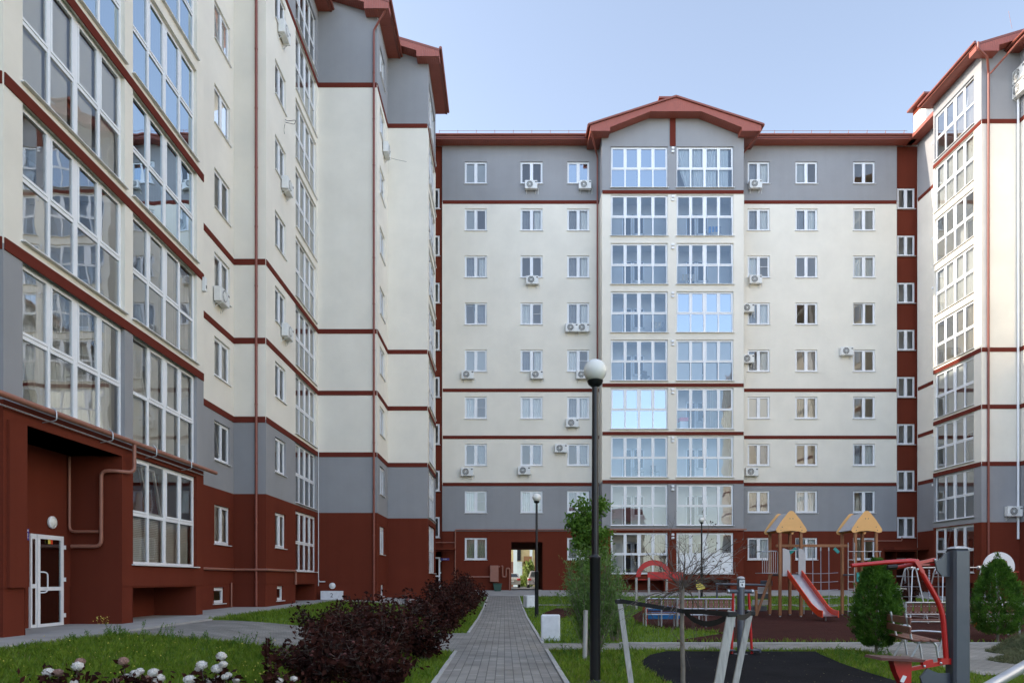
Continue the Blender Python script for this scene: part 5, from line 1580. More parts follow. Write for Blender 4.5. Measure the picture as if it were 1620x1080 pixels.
for (a, c) in ((1160, 1157), (1184.5, 1189)):
    b = MB(); b.tube([(pxx(a), -.0, pz(938)), (pxx(c), -.02, pz(1033))], .026, 12); l = b.build('swing_arm', M['red'], t, smooth=True)
    b = MB(); b.cbox(pxx(c) - .13 * (1 if a < 1170 else .3), pxx(c) + .13 * (1 if a > 1170 else .3), -.17, .12, .085, .115, .01); b.cbox(pxx(c) + (.1 if a > 1170 else -.14), pxx(c) + (.14 if a > 1170 else -.10), -.17, .12, .05, .13, .008)
    b.build('footrest', M['slate'], l)

# ------------------------------------------------------------------ fitness machine at the right
Y = 7.0; x = XatY(1515, Y); z0 = g(x, Y)
t = thing('chest_press_machine', 'square grey post with red lever arm, seat plate and bolted side plates', 'fitness machine', (x, Y, z0))
def q(px, py, dy=0.0): return Vector((XatY(px, Y + dy) - x, dy, ZatY(py, Y + dy) - z0))
top = ZatY(868, Y) - z0
b = MB(); b.cbox(-.083, .083, -.083, .083, 0, top, .022); b.box(-.14, .14, -.14, .14, 0, .012); b.build('post', M['slate'], t)
b = MB(); b.lathe([(.118, top), (.118, top + .005), (.06, top + .025), (.001, top + .03)], n=4); o = b.build('cap', M['palegrey'], t); o.rotation_euler = (0, 0, R(45))
b = MB(); pl = [q(1503, 866), q(1503, 916), q(1487, 913), q(1478, 904), q(1479, 886), q(1488, 882), q(1494, 872)]
pl = [q(1503, 872), q(1503, 912), q(1490, 911), q(1482, 902), q(1479, 888), q(1488, 884), q(1494, 875)]
b.prism([(p.x, p.z) for p in pl], -.01, .01); b.build('side_plate', M['slate'], t)
pl = [q(1503, 1064), q(1503, 1100), q(1460, 1100), q(1457, 1076), q(1455, 1070), q(1462, 1062), q(1466, 1056), q(1474, 1060), q(1485, 1064)]
b = MB(); b.prism([(p.x, p.z) for p in pl], -.012, .012); b.build('side_plate', M['slate'], t)
b = MB(); b.tube([q(1347, 894), q(1400, 889), q(1440, 886.5), q(1452, 888)], .020, 12, .026); b.tube([q(1418, 897, .12), q(1452, 891, .05)], .020, 12); b.bar(q(1452, 890), q(1479, 884), .03, .035, up=(0, 1, 0)); b.bar(q(1452, 893, .05), q(1478, 892, .05), .02, .02)
b.bar(q(1447, 886), q(1459, 905), .035, .05, up=(0, 1, 0))
b.build('lever', M['red'], t, smooth=True)
b = MB(); b.tube([q(1404, 897, .12), q(1419, 896, .12)], .024, 12); b.build('grip', M['black'], t, smooth=True)
b = MB(); b.tube(bend([q(1454, 898), q(1462, 912), q(1485, 952), q(1492, 975), q(1497, 1042)], .12, 6), .026, 14); b.build('arm', M['red'], t, smooth=True)
b = MB(); b.bar(q(1437, 1058), q(1500, 1046), .035, .045, up=(0, 1, 0)); b.bar(q(1486, 1045), q(1503, 1045), .06, .06); b.bar(q(1458, 1048), q(1474, 1045), .05, .04); b.build('crank', M['red'], t)
pl = [q(1408, 1041), q(1438, 1041), q(1437, 1085), q(1425, 1085), q(1414, 1062)]
b = MB(); b.prism([(p.x, p.z) for p in pl], -.05, .05); b.build('seat_support', M['red'], t)
pl = [q(1382, 1037), q(1450, 1040), q(1446, 1044), q(1380, 1041)]
b = MB(); b.prism([(p.x, p.z) for p in pl], -.16, .16); b.build('seat', mat('dark_red_seat', (.10, .02, .02), .4), t)
b = MB()
for p in (q(1451, 900, -.05), q(1479, 885, -.02), q(1437, 1057, -.03), q(1488, 1048, -.04), q(1462, 1053, -.03), q(1460, 1083, -.02)): b.lathe([(.012, 0), (.012, -.012), (.006, -.016)], p, 10, 'y')
b.build('bolt', M['galv'], t, smooth=True)
b = MB(); pl = [q(1424, 1066), q(1430, 1068), q(1425, 1078), q(1419, 1076)]; b.prism([(p.x, p.z) for p in pl], -.053, -.0505); b.build('sticker', M['signwhite'], t)

# rail in the corner
b = MB(); b.tube([P(1552, 1092, 4.6), P(1650, 1036, 4.9)], .035, 14); a0 = P(1552, 1092, 4.6)
b.tube([(P(1650, 1036, 4.9)), (P(1650, 1036, 4.9).x, 4.9, -.4)], .035, 12)
tag(b.build('handrail', M['galv'], smooth=True), 'pale steel rail end at the bottom right corner', 'rail')

# ------------------------------------------------------------------ wooden bench
def park_bench(A, B_, zs, label):
    """A near end, B_ far end of the seat front edge (x,y)"""
    A = Vector((*A, 0)); B_ = Vector((*B_, 0)); L = (B_ - A).length; ang = math.atan2(B_.y - A.y, B_.x - A.x)
    z0 = g(A.x, A.y)
    t = thing('park_bench', label, 'bench', (A.x, A.y, z0), ang)
    for i in range(3):      # local: x along, y to the left (back)
        b = MB(); b.cbox(0, L, .02 + i * .15, .15 + i * .15, .43, .465, .006); b.build('seat_plank', M['plank'], t)
    for i in range(2):
        b = MB(); b.cbox(0, L, .47, .50, .56 + i * .17, .69 + i * .17, .006); o = b.build('back_plank', M['plank'], t)
    for xx in (.12, L * .5, L - .12):
        b = MB()
        b.tube(bend([(xx, -.02, 0), (xx, .04, .41), (xx, .42, .41), (xx, .53, .92)], .08), .019, 8)
        b.tube(bend([(xx, .50, 0), (xx, .30, .41)], .05), .019, 8)
        b.tube(bend([(xx, -.0, .25), (xx, -.10, .60), (xx, .30, .62), (xx, .50, .60)], .08), .016, 8) if xx != L * .5 else None
        b.build('frame', M['galv'], t, smooth=True)
park_bench((7.75, 12.35), (8.25, 14.35), 0, 'brown slatted bench with curved steel frame beside the thuja')

# ------------------------------------------------------------------ long benches with boarded backs
def long_bench(x0, x1, Y, label, n):
    xm = (x0 + x1) / 2; z0 = g(xm, Y); L = x1 - x0
    t = thing('long_bench', label, 'bench', (xm, Y, z0), 0, 'long steel benches on the playground')
    for zz, nm in ((.92, 'top_rail'), (.60, 'mid_rail'), (.40, 'seat_rail')):
        b = MB(); b.tube([(-L / 2, 0, zz), (L / 2, 0, zz)], .022, 8); b.build(nm, M['galv'], t, smooth=True)
    b = MB(); b.tube([(-L / 2, .42, .40), (L / 2, .42, .40)], .022, 8); b.build('seat_rail', M['galv'], t, smooth=True)
    for i in range(n):
        c = -L / 2 + L * (i + .5) / n; wd = L / n * .80
        b = MB(); b.cbox(c - wd / 2, c + wd / 2, -.028, -.004 - .02 + .012, .60, .90, .004) if False else b.cbox(c - wd / 2, c + wd / 2, .024, .046, .60, .90, .005); b.build('back_board', M['plank'], t)
        b = MB()
        for sx in (-1, 1): b.lathe([(.012, 0), (.010, -.01), (.001, -.014)], (c + sx * wd * .25, .024, .82), 8, 'y'); b.lathe([(.012, 0), (.010, -.01), (.001, -.014)], (c + sx * wd * .25, .024, .66), 8, 'y')
        b.build('bolt', M['galv'], t)
        b = MB(); b.cbox(c - wd / 2, c + wd / 2, -.01, .43, .425, .447, .005); b.build('seat_board', M['plank'], t)
    for xx in (-L / 2, 0, L / 2):
        b = MB(); b.tube([(xx, 0, 0), (xx, 0, .94)], .026, 8); b.build('leg', M['galv'], t, smooth=True)
        b = MB(); b.tube([(xx, .42, 0), (xx, .42, .40)], .024, 8); b.build('leg', M['galv'], t, smooth=True)
long_bench(XatY(1433, 18.9), XatY(1613, 18.9), 18.9, 'long boarded bench behind the grey post on the right', 14)
long_bench(XatY(1072, 22.6), XatY(1162, 22.6), 22.6, 'long boarded bench behind the bare young tree', 11)
long_bench(XatY(1022, 22.9), XatY(1071, 22.9), 22.9, 'short boarded bench in front of the blue panels', 7)
x, Y = XatY(1048, 24.0), 24.0
t = thing('play_table', 'bright blue boarded play table between the shrub and the bare tree', 'play table', (x, Y, g(x, Y)))
for (za, zb) in ((.20, .44), (.50, .66)):
    b = MB(); b.cbox(-.55, .55, -.25, -.22, za, zb, .006); b.build('panel', M['blue'], t)
for sx in (-.6, .6):
    b = MB(); b.cbox(sx - .03, sx + .03, -.3, .3, 0, .68, .006); b.build('leg', M['red'], t)

# ------------------------------------------------------------------ red arched play house
x, Y = XatY(1048, 33), 33.0
t = thing('play_house_frame', 'red arched play panel on pale posts in front of the balcony windows', 'play frame', (x, Y, g(x, Y)))
def zz(py): return ZatY(py, Y) - g(x, Y)
ac_, az_ = XatY(1034, Y) - x, zz(912)
outer_ = [(ac_ + .84 * math.cos(R(a)), az_ + .80 * math.sin(R(a))) for a in range(180, -1, -12)]
inner_ = [(ac_ + .62 * math.cos(R(a)), az_ + .55 * math.sin(R(a))) for a in range(0, 181, 12)]
b = MB(); b.prism(outer_ + [(ac_ + 1.35, az_ - .02), (ac_ + 1.35, az_ - .12)] + inner_, -.03, .03); b.build('arch', M['red'], t)
b = MB(); b.cbox(XatY(1024, Y) - x, XatY(1062, Y) - x, -.06, -.035, zz(915), zz(904), .01); b.build('panel', M['red'], t)
b = MB(); b.cbox(XatY(1066, Y) - x, XatY(1084, Y) - x, .3, .33, zz(914), zz(904), .01); b.build('panel', M['red'], t)
b = MB(); b.box(XatY(1010, Y) - x, XatY(1084, Y) - x, .04, .6, zz(917), zz(915.5)); b.build('deck', M['red'], t)
for a, yy in ((1007, 0), (1026, -.1), (1055, 0), (1080, .4)):
    b = MB(); b.cbox(XatY(a, Y) - x - .05, XatY(a, Y) - x + .05, yy, yy + .1, 0, zz(913), .008); b.build('post', M['greywood'], t)
# yellow sign
x, Y = XatY(1108, 26), 26.0
t = thing('play_sign', 'small yellow triangular board on a short post', 'sign', (x, Y, g(x, Y)))
def zq(py): return ZatY(py, Y) - g(x, Y)
b = MB(); b.prism([(-.15, zq(917)), (.17, zq(927)), (.17, zq(930)), (-.08, zq(933)), (-.16, zq(928))], -.015, .015); b.build('board', M['yellow'], t)
b = MB(); b.bar((-.05, 0, 0), (-.05, 0, zq(932)), .05); b.build('post', M['greywood'], t)

# ------------------------------------------------------------------ playground tower with slide
YT = 28.6; SC = FPX / YT
t = thing('play_tower', 'timber play structure with two tan roofs, rope net and red-orange slide', 'play structure', (XatY(1300, YT), YT, g(14, YT)))
ox, oz = t.location.x, t.location.z
def X(px): return XatY(px, YT) - ox
def Z(py): return ZatY(py, YT) - oz
for cx in (1250.5, 1369.5):
    for dx in (-16.5, 16.5):
        for dy in (0, 1.1):
            b = MB(); b.cbox(X(cx + dx) - .055, X(cx + dx) + .055, dy - .055, dy + .055, .06, Z(840), .012); p = b.build('post', M['wood'], t)
            b = MB(); b.tube([(X(cx + dx), dy, 0), (X(cx + dx), dy, .12)], .04, 8); b.build('foot', M['galv'], p)
    for dy in (-.10, 1.18):
        b = MB()
        poly = [(-.60, .03), (-.50, -.0), (-.3, .06), (0, .085), (.3, .06), (.5, 0), (.6, .03), (.635, .10), (.60, .19), (.38, .52), (.14, .82), (.07, .885), (0, .905), (-.07, .885), (-.14, .82), (-.38, .52), (-.60, .19), (-.635, .10)]
        base = Z(842.5)
        b.prism([(X(cx) + a, base + c) for a, c in poly], dy, dy + .03); r = b.build('roof_panel', M['ply'], t)
        b = MB()
        for (a, c) in ((-.06, .58), (.06, .58), (-.38, .24), (.38, .24), (-.43, .1), (.43, .1)): b.lathe([(.02, 0), (.018, -.008), (.001, -.01)], (X(cx) + a, dy, base + c), 8, 'y')
        b.build('bolt', M['acdark'], r)
    for s in (-1, 1):
        b = MB(); b.add([(X(cx), -.05, Z(842.5) + .84), (X(cx), 1.17, Z(842.5) + .84), (X(cx) + s * .56, 1.17, Z(842.5) + .12), (X(cx) + s * .56, -.05, Z(842.5) + .12),
                         (X(cx), -.05, Z(842.5) + .82), (X(cx), 1.17, Z(842.5) + .82), (X(cx) + s * .54, 1.17, Z(842.5) + .10), (X(cx) + s * .54, -.05, Z(842.5) + .10)],
                        [(0, 1, 2, 3), (7, 6, 5, 4), (0, 3, 7, 4), (1, 5, 6, 2), (0, 4, 5, 1), (3, 2, 6, 7)]); b.build('roof_sheet', M['palegrey'], t)
zd = Z(907)
b = MB(); b.cbox(X(1234), X(1267), -.05, 1.15, zd - .08, zd, .01); b.build('deck', M['slate'], t)
b = MB(); b.cbox(X(1353), X(1386), -.05, 1.15, zd - .08, zd, .01); b.build('deck', M['slate'], t)
b = MB(); b.cbox(X(1236), X(1353), .5, .60, Z(864), Z(859.5), .008); b.build('beam', M['wood'], t)
# railings
b = MB(); x0, x1 = X(1207), X(1231)
b.tube(bend([(x0, .05, zd), (x0, .05, Z(871)), (x1, .05, Z(871)), (x1, .05, zd)], .08), .016, 6); b.tube([(x0, .05, zd + .03), (x1, .05, zd + .03)], .014, 6)
for i in range(1, 7): b.tube([(x0 + (x1 - x0) * i / 7, .05, zd + .03), (x0 + (x1 - x0) * i / 7, .05, Z(871))], .009, 5)
b.tube(bend([(x0, .05, Z(871)), (x0, .9, Z(871)), (x1, .9, Z(871))], .08), .016, 6); b.tube(bend([(x0, .05, zd + .03), (x0, .9, zd + .03), (x1, .9, zd + .03)], .08), .016, 6)
b.build('railing', M['galv'], t, smooth=True)
b = MB(); b.tube([(X(1262), -.02, Z(870)), (X(1240), -.02, Z(870))], .016, 6); b.build('bar', M['galv'], t)
for (a, c) in ((1237, 1249), (1262, 1273)):
    b = MB(); w0, w1 = X(a), X(c); zt = Z(867); b.prism([(w0, zd - .1), (w1 - .03, zd - .1), (w1, zd + .05), (w1, zt - .3), (w1 - .06, zt - .08), (w0 + .07, zt), (w0, zt)], -.09, -.06); b.build('side_panel', M['palegrey'], t)
# rock steps and ramp on the left
for i in range(5):
    b = MB(); b.cbox(X(1212) + i * .06, X(1241), 1.25 + (4 - i) * .16, 1.30 + (4 - i) * .16, .15 + i * .28, .38 + i * .28, .02); b.build('climbing_step', M['palegrey'] if i % 2 else M['slate'], t)
b = MB(); b.bar((X(1205), .6, .05), (X(1229), .6, zd), .09, .09, up=(0, 1, 0)); b.build('brace', M['wood'], t)
b = MB(); b.cbox(X(1204) - .05, X(1204) + .05, .5, .6, .0, Z(934), .01); b.build('post', M['wood'], t)
b = MB(); b.tube([(X(1138), .5, Z(923)), (X(1218), .5, Z(925))], .05, 10); b.build('balance_bar', M['slate'], t, smooth=True)
b = MB(); b.tube([(X(1140), .5, 0), (X(1140), .5, Z(923))], .04, 8); b.build('post', M['slate'], t)
# net
b = MB()
for a in (1281, 1295, 1308, 1321):
    b.tube([(X(a), .55, Z(864)), (X(a) + .01, .55, Z(930)), (X(a), .55, .10)], .014, 6)
for zy in (905, 919, 932, 945, 958.5):
    pts = [(X(1268 + (1336 - 1268) * i / 6), .55, Z(zy) - .04 * math.sin(PI * i / 6)) for i in range(7)]; b.tube(pts, .012, 6)
b.build('rope_net', M['rope'], t)
b = MB()
for a in (1281, 1295, 1308, 1321): b.tube([(X(a), .55, Z(864)), (X(a), .55, Z(870))], .03, 8)
b.build('clamp', M['galv'], t)
# right tower ladder and bits
b = MB()
for a in (1340, 1350): b.tube([(X(a), -.1, .05), (X(a), -.1, Z(858))], .016, 6)
for i in range(8): b.tube([(X(1340), -.1, .25 + i * .3), (X(1350), -.1, .25 + i * .3)], .013, 6)
b.tube([(X(1340), -.1, Z(872)), (X(1392), -.1, Z(872))], .016, 6); b.tube([(X(1390), -.1, Z(872)), (X(1390), -.1, zd)], .014, 6)
b.build('ladder', M['galv'], t, smooth=True)
b = MB(); b.cbox(X(1353), X(1358), -.12, -.09, Z(920), Z(905), .01); b.build('panel', M['teal'], t)
b = MB(); b.bar((X(1256), .45, Z(874)), (X(1266), .45, Z(866)), .05, .12); b.bar((X(1328), .45, Z(866)), (X(1335), .45, Z(873)), .05, .12); b.build('brace_plate', M['teal'], t)
# slide
def slide():
    S0 = Vector((X(1256), -.08, zd - .05)); S1 = Vector((X(1301), -2.35, .34)); S2 = Vector((X(1310), -2.62, .24)); S3 = Vector((X(1322), -3.05, .22))
    S1 = Vector((XatY(1298, 26.3) - ox, -2.3, ZatY(965, 26.3) - oz)); S2 = Vector((XatY(1306, 26.0) - ox, -2.6, ZatY(972, 26.0) - oz)); S3 = Vector((XatY(1315, 25.5) - ox, -3.05, ZatY(974, 25.5) - oz))
    path = [S0, S1, S2, S3]
    fine = bend(path, .25, 5)
    W_ = .27
    dirs = []
    bed = MB(); L = MB(); Rr_ = MB()
    def rail(m, sgn, h):
        vs = []
        for i, p in enumerate(fine):
            d = (fine[min(i + 1, len(fine) - 1)] - fine[max(i - 1, 0)]).normalized()
            s = d.cross(Vector((0, 0, 1))).normalized() * sgn
            a = p + s * W_; o = s * .035
            vs += [a + Vector((0, 0, -.05)), a + o + Vector((0, 0, -.05)), a + o + Vector((0, 0, h)), a + Vector((0, 0, h))]
        fs = []
        for i in range(len(fine) - 1):
            for j in range(4): fs.append((i * 4 + j, i * 4 + (j + 1) % 4, (i + 1) * 4 + (j + 1) % 4, (i + 1) * 4 + j))
        fs += [(0, 1, 2, 3), tuple((len(fine) - 1) * 4 + k for k in (3, 2, 1, 0))]
        m.add(vs, fs)
    rail(L, 1, .20); rail(Rr_, -1, .20)
    L.build('side_rail', M['orange'], t); Rr_.build('side_rail', M['orange'], t)
    vs = []
    for i, p in enumerate(fine):
        d = (fine[min(i + 1, len(fine) - 1)] - fine[max(i - 1, 0)]).normalized(); s = d.cross(Vector((0, 0, 1))).normalized() * W_
        vs += [p - s, p + s, p + s - Vector((0, 0, .02)), p - s - Vector((0, 0, .02))]
    fs = []
    for i in range(len(fine) - 1):
        for j in range(4): fs.append((i * 4 + j, i * 4 + (j + 1) % 4, (i + 1) * 4 + (j + 1) % 4, (i + 1) * 4 + j))
    bed.add(vs, fs); bed.build('slide_bed', M['steel'], t, smooth=False)
    d = (S1 - S0).normalized(); s = d.cross(Vector((0, 0, 1))).normalized()
    e = S1 - d * .28 - s * (W_ + .04)
    b = MB(); b.lathe([(.10, 0), (.10, -.03), (.03, -.04), (.001, -.04)], e + Vector((0, 0, .05)), 16, 'x'); b.build('hub_cap', M['palegrey'], t)
    b = MB(); b.tube([S2 + Vector((0, 0, -.04)), (S2.x, S2.y, 0)], .03, 8); b.build('foot', M['galv'], t)
slide()

# ------------------------------------------------------------------ climbing bars and backboard
YF = 25.0
t = thing('climbing_frame', 'galvanised bar frame on ladder-like trestles behind the long bench', 'climbing frame', (XatY(1480, YF), YF, g(15, YF)))
ox, oz = t.location.x, t.location.z
def X(px): return XatY(px, YF) - ox
def Z(py): return ZatY(py, YF) - oz
for cx, w_ in ((1440, 14), (1488, 13), (1562, 13)):
    b = MB()
    for yy in (-.25, .25):
        b.tube(bend([(X(cx - w_), yy * 2.2, 0), (X(cx - 3), yy, Z(902)), (X(cx), yy, Z(897.5)), (X(cx + 3), yy, Z(902)), (X(cx + w_), yy * 2.2, 0)], .1, 5), .022, 8)
    for i in range(5):
        f = (i + .6) / 5.2; zz_ = Z(902) * f; s = 1 - f * .82
        for sg in (-1, 1):
            xx = X(cx + sg * (3 + (w_ - 3) * (1 - f))); yy = .25 + .3 * (1 - f); b.tube([(xx, -yy, zz_), (xx, yy, zz_)], .014, 6)
    b.build('trestle', M['galv'], t, smooth=True)
b = MB(); b.tube([(X(1432), 0, Z(897.5)), (X(1590), 0, Z(897.0))], .024, 8); b.build('top_bar', M['galv'], t, smooth=True)
b = MB()
for cx in (1441, 1548, 1552):
    b.lathe([(.05, -.05), (.075, -.03), (.075, .03), (.05, .05)], (X(cx), 0, Z(897.5)), 14, 'x')
b.build('joint', M['steel'], t, smooth=True)
b = MB(); b.tube([(X(1405), .3, Z(930)), (X(1442), .3, Z(931))], .018, 6); b.tube([(X(1405), .3, Z(930)), (X(1418), .3, 0)], .018, 6); b.tube([(X(1430), .3, Z(931)), (X(1446), .3, 0)], .018, 6); b.build('low_bar', M['galv'], t)
b = MB()
for i in range(12): b.lathe([(.02, -.04), (.035, 0), (.02, .04)], (X(1472.5), .1, Z(902) - .09 * i), 8)
b.build('chain', M['rope'], t)
YB = 27.2; x = XatY(1580, YB)
t = thing('basketball_hoop', 'round white backboard with red square and red ring', 'basketball hoop', (x, YB, g(x, YB)))
zc = ZatY(896, YB) - g(x, YB)
b = MB(); pts_ = [(.62 * math.cos(R(a)), zc + .58 * math.sin(R(a))) for a in range(-30, 211, 10)]
b.prism(pts_, -.02, .02); b.build('backboard', M['signwhite'], t)
b = MB()
for (a0, a1, c0, c1) in ((-.30, .30, zc + .18, zc + .23), (-.30, -.25, zc - .1, zc + .18), (.25, .30, zc - .1, zc + .18)): b.box(a0, a1, -.026, -.021, c0, c1)
b.box(-.12, .12, -.026, -.021, zc + .0, zc + .03)
b.build('target_square', M['red'], t)
b = MB(); ring = [(.0 + .30 * math.cos(R(a)), -.36 + .30 * math.sin(R(a)), zc - .22) for a in range(0, 361, 20)]
b.tube(ring, .014, 6); b.tube([(-.75, -.05, zc - .20), (.75, -.05, zc - .20)], .014, 6); b.build('ring', M['red'], t, smooth=True)
b = MB(); b.tube([(0, .1, 0), (0, .1, zc + .1)], .05, 10); b.build('pole', M['galv'], t, smooth=True)
x = XatY(1543, 23); b = MB(); b.box(-.3, .3, -.25, .25, .76, .80); b.tube([(-.3, -.2, .78), (0, .0, .55), (.3, -.2, .78)], .02, 6)
b.tube([(0, 0, 0), (0, 0, .76)], .04, 8)
o = b.build('play_table', M['orange']); o.location = (x, 23, g(x, 23)); tag(o, 'small orange play table top behind the grey post', 'play table')

# ------------------------------------------------------------------ beyond the archway
def car(name, x, y, rz, col, label, suv=False):
    m = mat('car_paint_' + name, col, .25, .3, coat=1.0)
    t = thing(name, label, 'car', (x, y, g(0, 60) + 0), rz, 'cars parked beyond the archway')
    H = 1.62 if suv else 1.42; W_ = .90; L = 4.4
    low = [(0, .30), (0, .78), (.08, .98), (.9 if not suv else .15, 1.02), (3.2, .98), (4.25, .80), (4.4, .55), (4.4, .28)]
    b = MB(); n = len(low)
    def ring(w2, ins=0): return [(-w2, yy, zz) for yy, zz in low]
    vs = [(-W_, a, c) for a, c in low] + [(W_, a, c) for a, c in low]
    fs = [(i, (i + 1) % n, (i + 1) % n + n, i + n) for i in range(n)] + [tuple(range(n)), tuple(range(2 * n - 1, n - 1, -1))]
    b.add(vs, fs); o = b.build('body', m, t)
    bv = o.modifiers.new('b', 'BEVEL'); bv.width = .07; bv.segments = 3
    y0, y1, y2, y3 = (.55, 1.15, 2.5, 3.15) if not suv else (.08, .45, 2.6, 3.2)
    b = MB(); q_ = []
    for (yy, zz, ww) in ((y0, 1.0, .82), (y1, H, .62), (y2, H, .62), (y3, .98, .80)): q_ += [(-ww, yy, zz), (ww, yy, zz)]
    b.add(q_, [(0, 1, 3, 2), (2, 3, 5, 4), (4, 5, 7, 6), (0, 2, 4, 6), (1, 7, 5, 3), (0, 6, 7, 1)]); o = b.build('cabin', m, t); bv = o.modifiers.new('b', 'BEVEL'); bv.width = .05; bv.segments = 3
    b = MB()
    def lerp(a, c, u): return tuple(a[i] + (c[i] - a[i]) * u for i in range(3))
    A, B2, C2, D2 = q_[0], q_[1], q_[3], q_[2]
    b.quad(*[Vector(lerp(lerp(A, B2, u), lerp(D2, C2, u), v)) + Vector((0, -.012, .01)) for u, v in ((.08, .12), (.92, .12), (.9, .86), (.1, .86))])
    for s in (0, 1):
        a, c, d, e = q_[0 + s], q_[6 + s], q_[4 + s], q_[2 + s]; off = Vector(((.012 if s else -.012), 0, .008))
        b.quad(*[Vector(lerp(lerp(a, c, u), lerp(e, d, u), v)) + off for u, v in ((.12, .14), (.9, .14), (.86, .84), (.16, .84))])
    b.build('window', mat('car_glass_' + name, (.02, .025, .03), .08), t)
    for sx in (-1, 1):
        for yy in (.85, 3.5):
            b = MB(); b.lathe([(.20, -.10), (.31, -.11), (.33, -.08), (.33, .08), (.31, .11), (.20, .10)], (sx * .80, yy, .32), 20, 'x'); wl = b.build('wheel', M['black'], t, smooth=True)
            b = MB(); b.lathe([(.20, -.115), (.12, -.09), (.12, .09), (.20, .115)], (sx * .80, yy, .32), 16, 'x'); b.build('rim', M['steel'], wl, smooth=True)
        b = MB(); b.cbox(sx * .72 - .17, sx * .72 + .17, -.02, .05, .72, .90, .02); b.build('tail_light', M['red'], t)
    b = MB(); b.cbox(-.88, .88, -.07, .02, .30, .50, .03); b.build('bumper', m, t)
    b = MB(); b.box(-.26, .26, -.03, -.012, .60, .71); b.build('number_plate', M['signwhite'], t)
car('sedan', XatY(809, 68), 68, 0, (.42, .40, .36), 'pale beige sedan seen from behind through the archway')
car('hatchback', XatY(850, 66), 66, 0, (.30, .27, .27), 'silver hatchback partly hidden by the archway edge', True)
t = thing('distant_building', 'sunlit yellow house with loggias beyond the archway', 'building', (6, 92, 0))
b = MB(); b.box(-20, 20, 0, 12, -1, 18); b.build('wall', mat('yellow_render', (.62, .47, .25), .9, var=.08), t)
def lx(px): return XatY(px, 91.9) - 6
b = MB(); b.box(lx(812), lx(818), -.5, -.01, -1, 14); b.box(lx(838), lx(842), -.5, -.01, -1, 14); b.build('pilaster', M['white'], t)
b = MB(); b.box(lx(818), lx(824), -.1, -.01, ZatY(886, 92), ZatY(866, 92)); b.build('window', M['dark'], t)
b = MB(); b.box(lx(818), lx(826), -.5, -.01, -1, ZatY(888, 92)); b.build('plinth', M['cover'], t)
b = MB(); b.box(lx(828), lx(841), -1.3, -.01, ZatY(890, 92), ZatY(888, 92)); b.box(lx(828), lx(841), -1.3, -1.25, ZatY(890, 92), ZatY(887, 92) + .6); b.build('balcony', M['wood'], t)
b = MB(); b.box(lx(809), lx(812), -.3, -.01, -1, ZatY(888, 92)); b.build('brick_base', M['plank'], t)
for i in range(4):
    z = 6 + i * 3
    for j in range(8):
        b = MB(); b.box(-18 + j * 4.6, -16.4 + j * 4.6, -.05, -.01, z, z + 1.5); b.build('window', M['dark'], t)
def hedge(px, Y, H, Rr, label, seed):
    rs = np.random.RandomState(seed); x = XatY(px, Y); t = thing('hedge_shrub', label, 'shrub', (x, Y, .4))
    b = MB()
    for i in range(9): a = rs.uniform(0, 6.28); b.tube([(0, 0, -.1), (Rr * .6 * math.cos(a), Rr * .6 * math.sin(a), H * .8)], .03, 4, .01)
    b.build('stems', M['twig'], t)
    n = 3500; d = rdir(rs, n); rr = rs.uniform(.5, 1, n)[:, None] ** .5; cen = d * rr * np.array([Rr, Rr, H * .5]) * (1 + .15 * np.sin(d[:, :1] * 9 + d[:, 2:] * 7)) + np.array([0, 0, H * .5])
    c_, ax_, ay_ = leaves_at(rs, cen, .22, .12); obj('foliage', quads_mesh('foliage', c_, ax_, ay_, M['hedge']), t)
hedge(838, 78, 3.0, .75, 'yellow-green bush behind the cars beyond the archway', 91)
hedge(830, 80, 1.3, .8, 'low dark bush beside the pale sedan', 92)
# ------------------------------------------------------------------ houses behind the viewer, which the windows mirror
def back_house(x0, x1, y, h, col, label, seed):
    rg = random.Random(seed)
    t = thing('distant_building', label, 'building', ((x0 + x1) / 2, y, 0))
    m = mat('house_render', col, .9, var=.08)
    hw = (x1 - x0) / 2
    b = MB(); b.box(-hw, hw, -10, 0, -1, h); b.build('wall', m, t)
    b = MB(); b.prism([(-10.6, h), (.6, h), (-5, h + 3.2)], -hw - .5, hw + .5, axis='x'); b.build('roof', M['roof'], t)
    z = 1.2
    while z + 1.6 < h:
        b = MB(); x = -hw + 1
        while x + 1.5 < hw: b.box(x, x + 1.4, -.02, .03, z, z + 1.5); x += rg.choice((2.6, 3.1))
        b.build('window_row', M['dark'], t); z += 3.1
back_house(-14, 6, -52, 11, (.62, .30, .18), 'terracotta house standing opposite the courtyard, behind the viewer', 1)
back_house(8, 30, -56, 14, (.70, .62, .45), 'cream house standing opposite the courtyard, behind the viewer', 2)
back_house(-44, -17, -60, 13, (.66, .63, .58), 'pale grey house standing opposite the courtyard, behind the viewer', 3)
crown_tree(-6, -38, 'broad tree standing behind the viewer, left', 7.5, 2.6, 201, M['leaf'], 2500, (.4, .25), .14)
crown_tree(7, -40, 'broad tree standing behind the viewer, centre', 8.5, 2.8, 202, M['leaf'], 2500, (.4, .25), .14)
crown_tree(18, -36, 'broad tree standing behind the viewer, right', 7.0, 2.6, 203, M['leaf'], 2500, (.4, .25), .14)
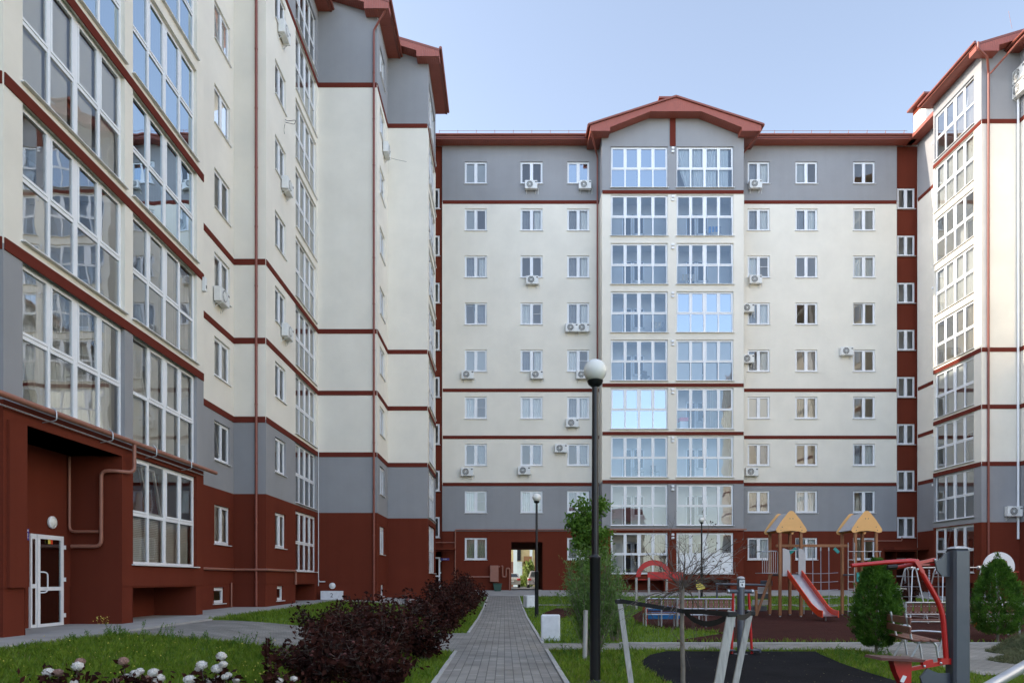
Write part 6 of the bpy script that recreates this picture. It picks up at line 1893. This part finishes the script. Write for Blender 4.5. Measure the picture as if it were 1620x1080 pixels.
# ------------------------------------------------------------------ things left on the balconies, loose cables
def rack(px, k, label):
    x = XatY(px, 46.9); z = LZ(k) + .02
    t = thing('drying_rack', label, 'drying rack', (x, 46.95, z), 0, 'drying racks on the glazed balconies')
    b = MB()
    for y in (-.2, .2):
        b.bar((-.35, y, 0), (.35, y, .85), .03); b.bar((.35, y, 0), (-.35, y, .85), .03)
    b.build('frame', M['acbody'], t)
    b = MB()
    for i in range(6): b.tube([(-.5, -.25 + i * .1, .87), (.5, -.25 + i * .1, .87)], .01, 5)
    b.build('rail', M['acbody'], t)
    rg = random.Random(px)
    for i in range(4):
        b = MB(); x0 = -.45 + i * .23; b.quad((x0, -.27, .87), (x0 + .17, -.27, .87), (x0 + .17, -.25, .87 - rg.uniform(.3, .5)), (x0, -.25, .87 - rg.uniform(.3, .5)))
        b.build('laundry', rg.choice([M['curtain0'], M['curtain1'], M['curtain2'], M['blue']]), t)
rack(1130, 7, 'drying rack with laundry behind the right balcony glass, eighth floor')
rack(1088, 6, 'folding rack standing behind the right balcony glass, seventh floor')
rack(1040, 5, 'drying rack behind the left balcony glass, sixth floor')
def chair(px, k, label, m):
    x = XatY(px, 46.9); z = LZ(k) + .02
    t = thing('balcony_chair', label, 'chair', (x, 46.9, z), .4, 'chairs on the glazed balconies')
    b = MB(); b.cbox(-.22, .22, -.22, .22, .43, .47, .01); b.build('seat', m, t)
    b = MB(); b.cbox(-.22, .22, .19, .22, .50, .90, .01); b.build('backrest', m, t)
    for sx in (-.2, .2):
        for sy in (-.2, .2):
            b = MB(); b.bar((sx, sy, 0), (sx, sy, .44 if sy < 0 else .9), .025); b.build('leg', m, t)
chair(1022, 4, 'chair behind the left balcony glass, fifth floor', M['acdark'])
chair(1012, 2, 'left one of two chairs behind the left balcony glass, third floor', M['acdark'])
chair(1036, 2, 'right one of two chairs behind the left balcony glass, third floor', M['acdark'])
chair(1118, 3, 'white chair behind the right balcony glass, fourth floor', M['white'])
x = XatY(1081, 46.8); b = MB(); b.cbox(-.28, .28, -.2, .2, 0, .6, .02); b.mi = 1; b.cbox(-.30, .30, -.22, .22, .6, .85, .02)
o = b.build('storage_box', [M['white'], mat('pink_lid', (.8, .12, .2), .5)]); o.location = (x, 46.8, LZ(3) + .02); tag(o, 'white box with pink top behind the right balcony glass, fourth floor', 'box')
def loose(pts, label, r=.012):
    b = MB(); b.tube(bend(pts, .12), r, 5); tag(b.build('loose_cable', M['black'], smooth=True), label, 'cable')
Yc = 30.6
loose([P(447, 186, Yc + .5), P(455, 192, Yc - .2), P(468, 190, Yc - .3), P(466, 197, Yc - .3), P(452, 194, Yc)], 'black cable loop hanging off the upper left wing')
loose([P(613, 249, 38.3), P(628, 253, 38.0), P(643, 256, 37.8)], 'thin cable sticking out from the air conditioner on the far left tower', .008)
loose([P(451, 196, Yc), P(449, 205, Yc), P(450, 212, Yc)], 'short cable end hanging below the cable loop', .008)
t = thing('wall_box', 'small tall white box at the outer corner of the bay, beside the fourth-floor band', 'wall box', (-9.69, 22.39, 10.45), R(90))
b = MB(); b.cbox(-.12, .0, -.12, 0, 0, .45, .01); b.build('casing', M['acbody'], t); b = MB(); b.box(-.10, -.02, -.123, -.121, .1, .2); b.build('vent', M['acdark'], t)
bpy.context.view_layer.update()
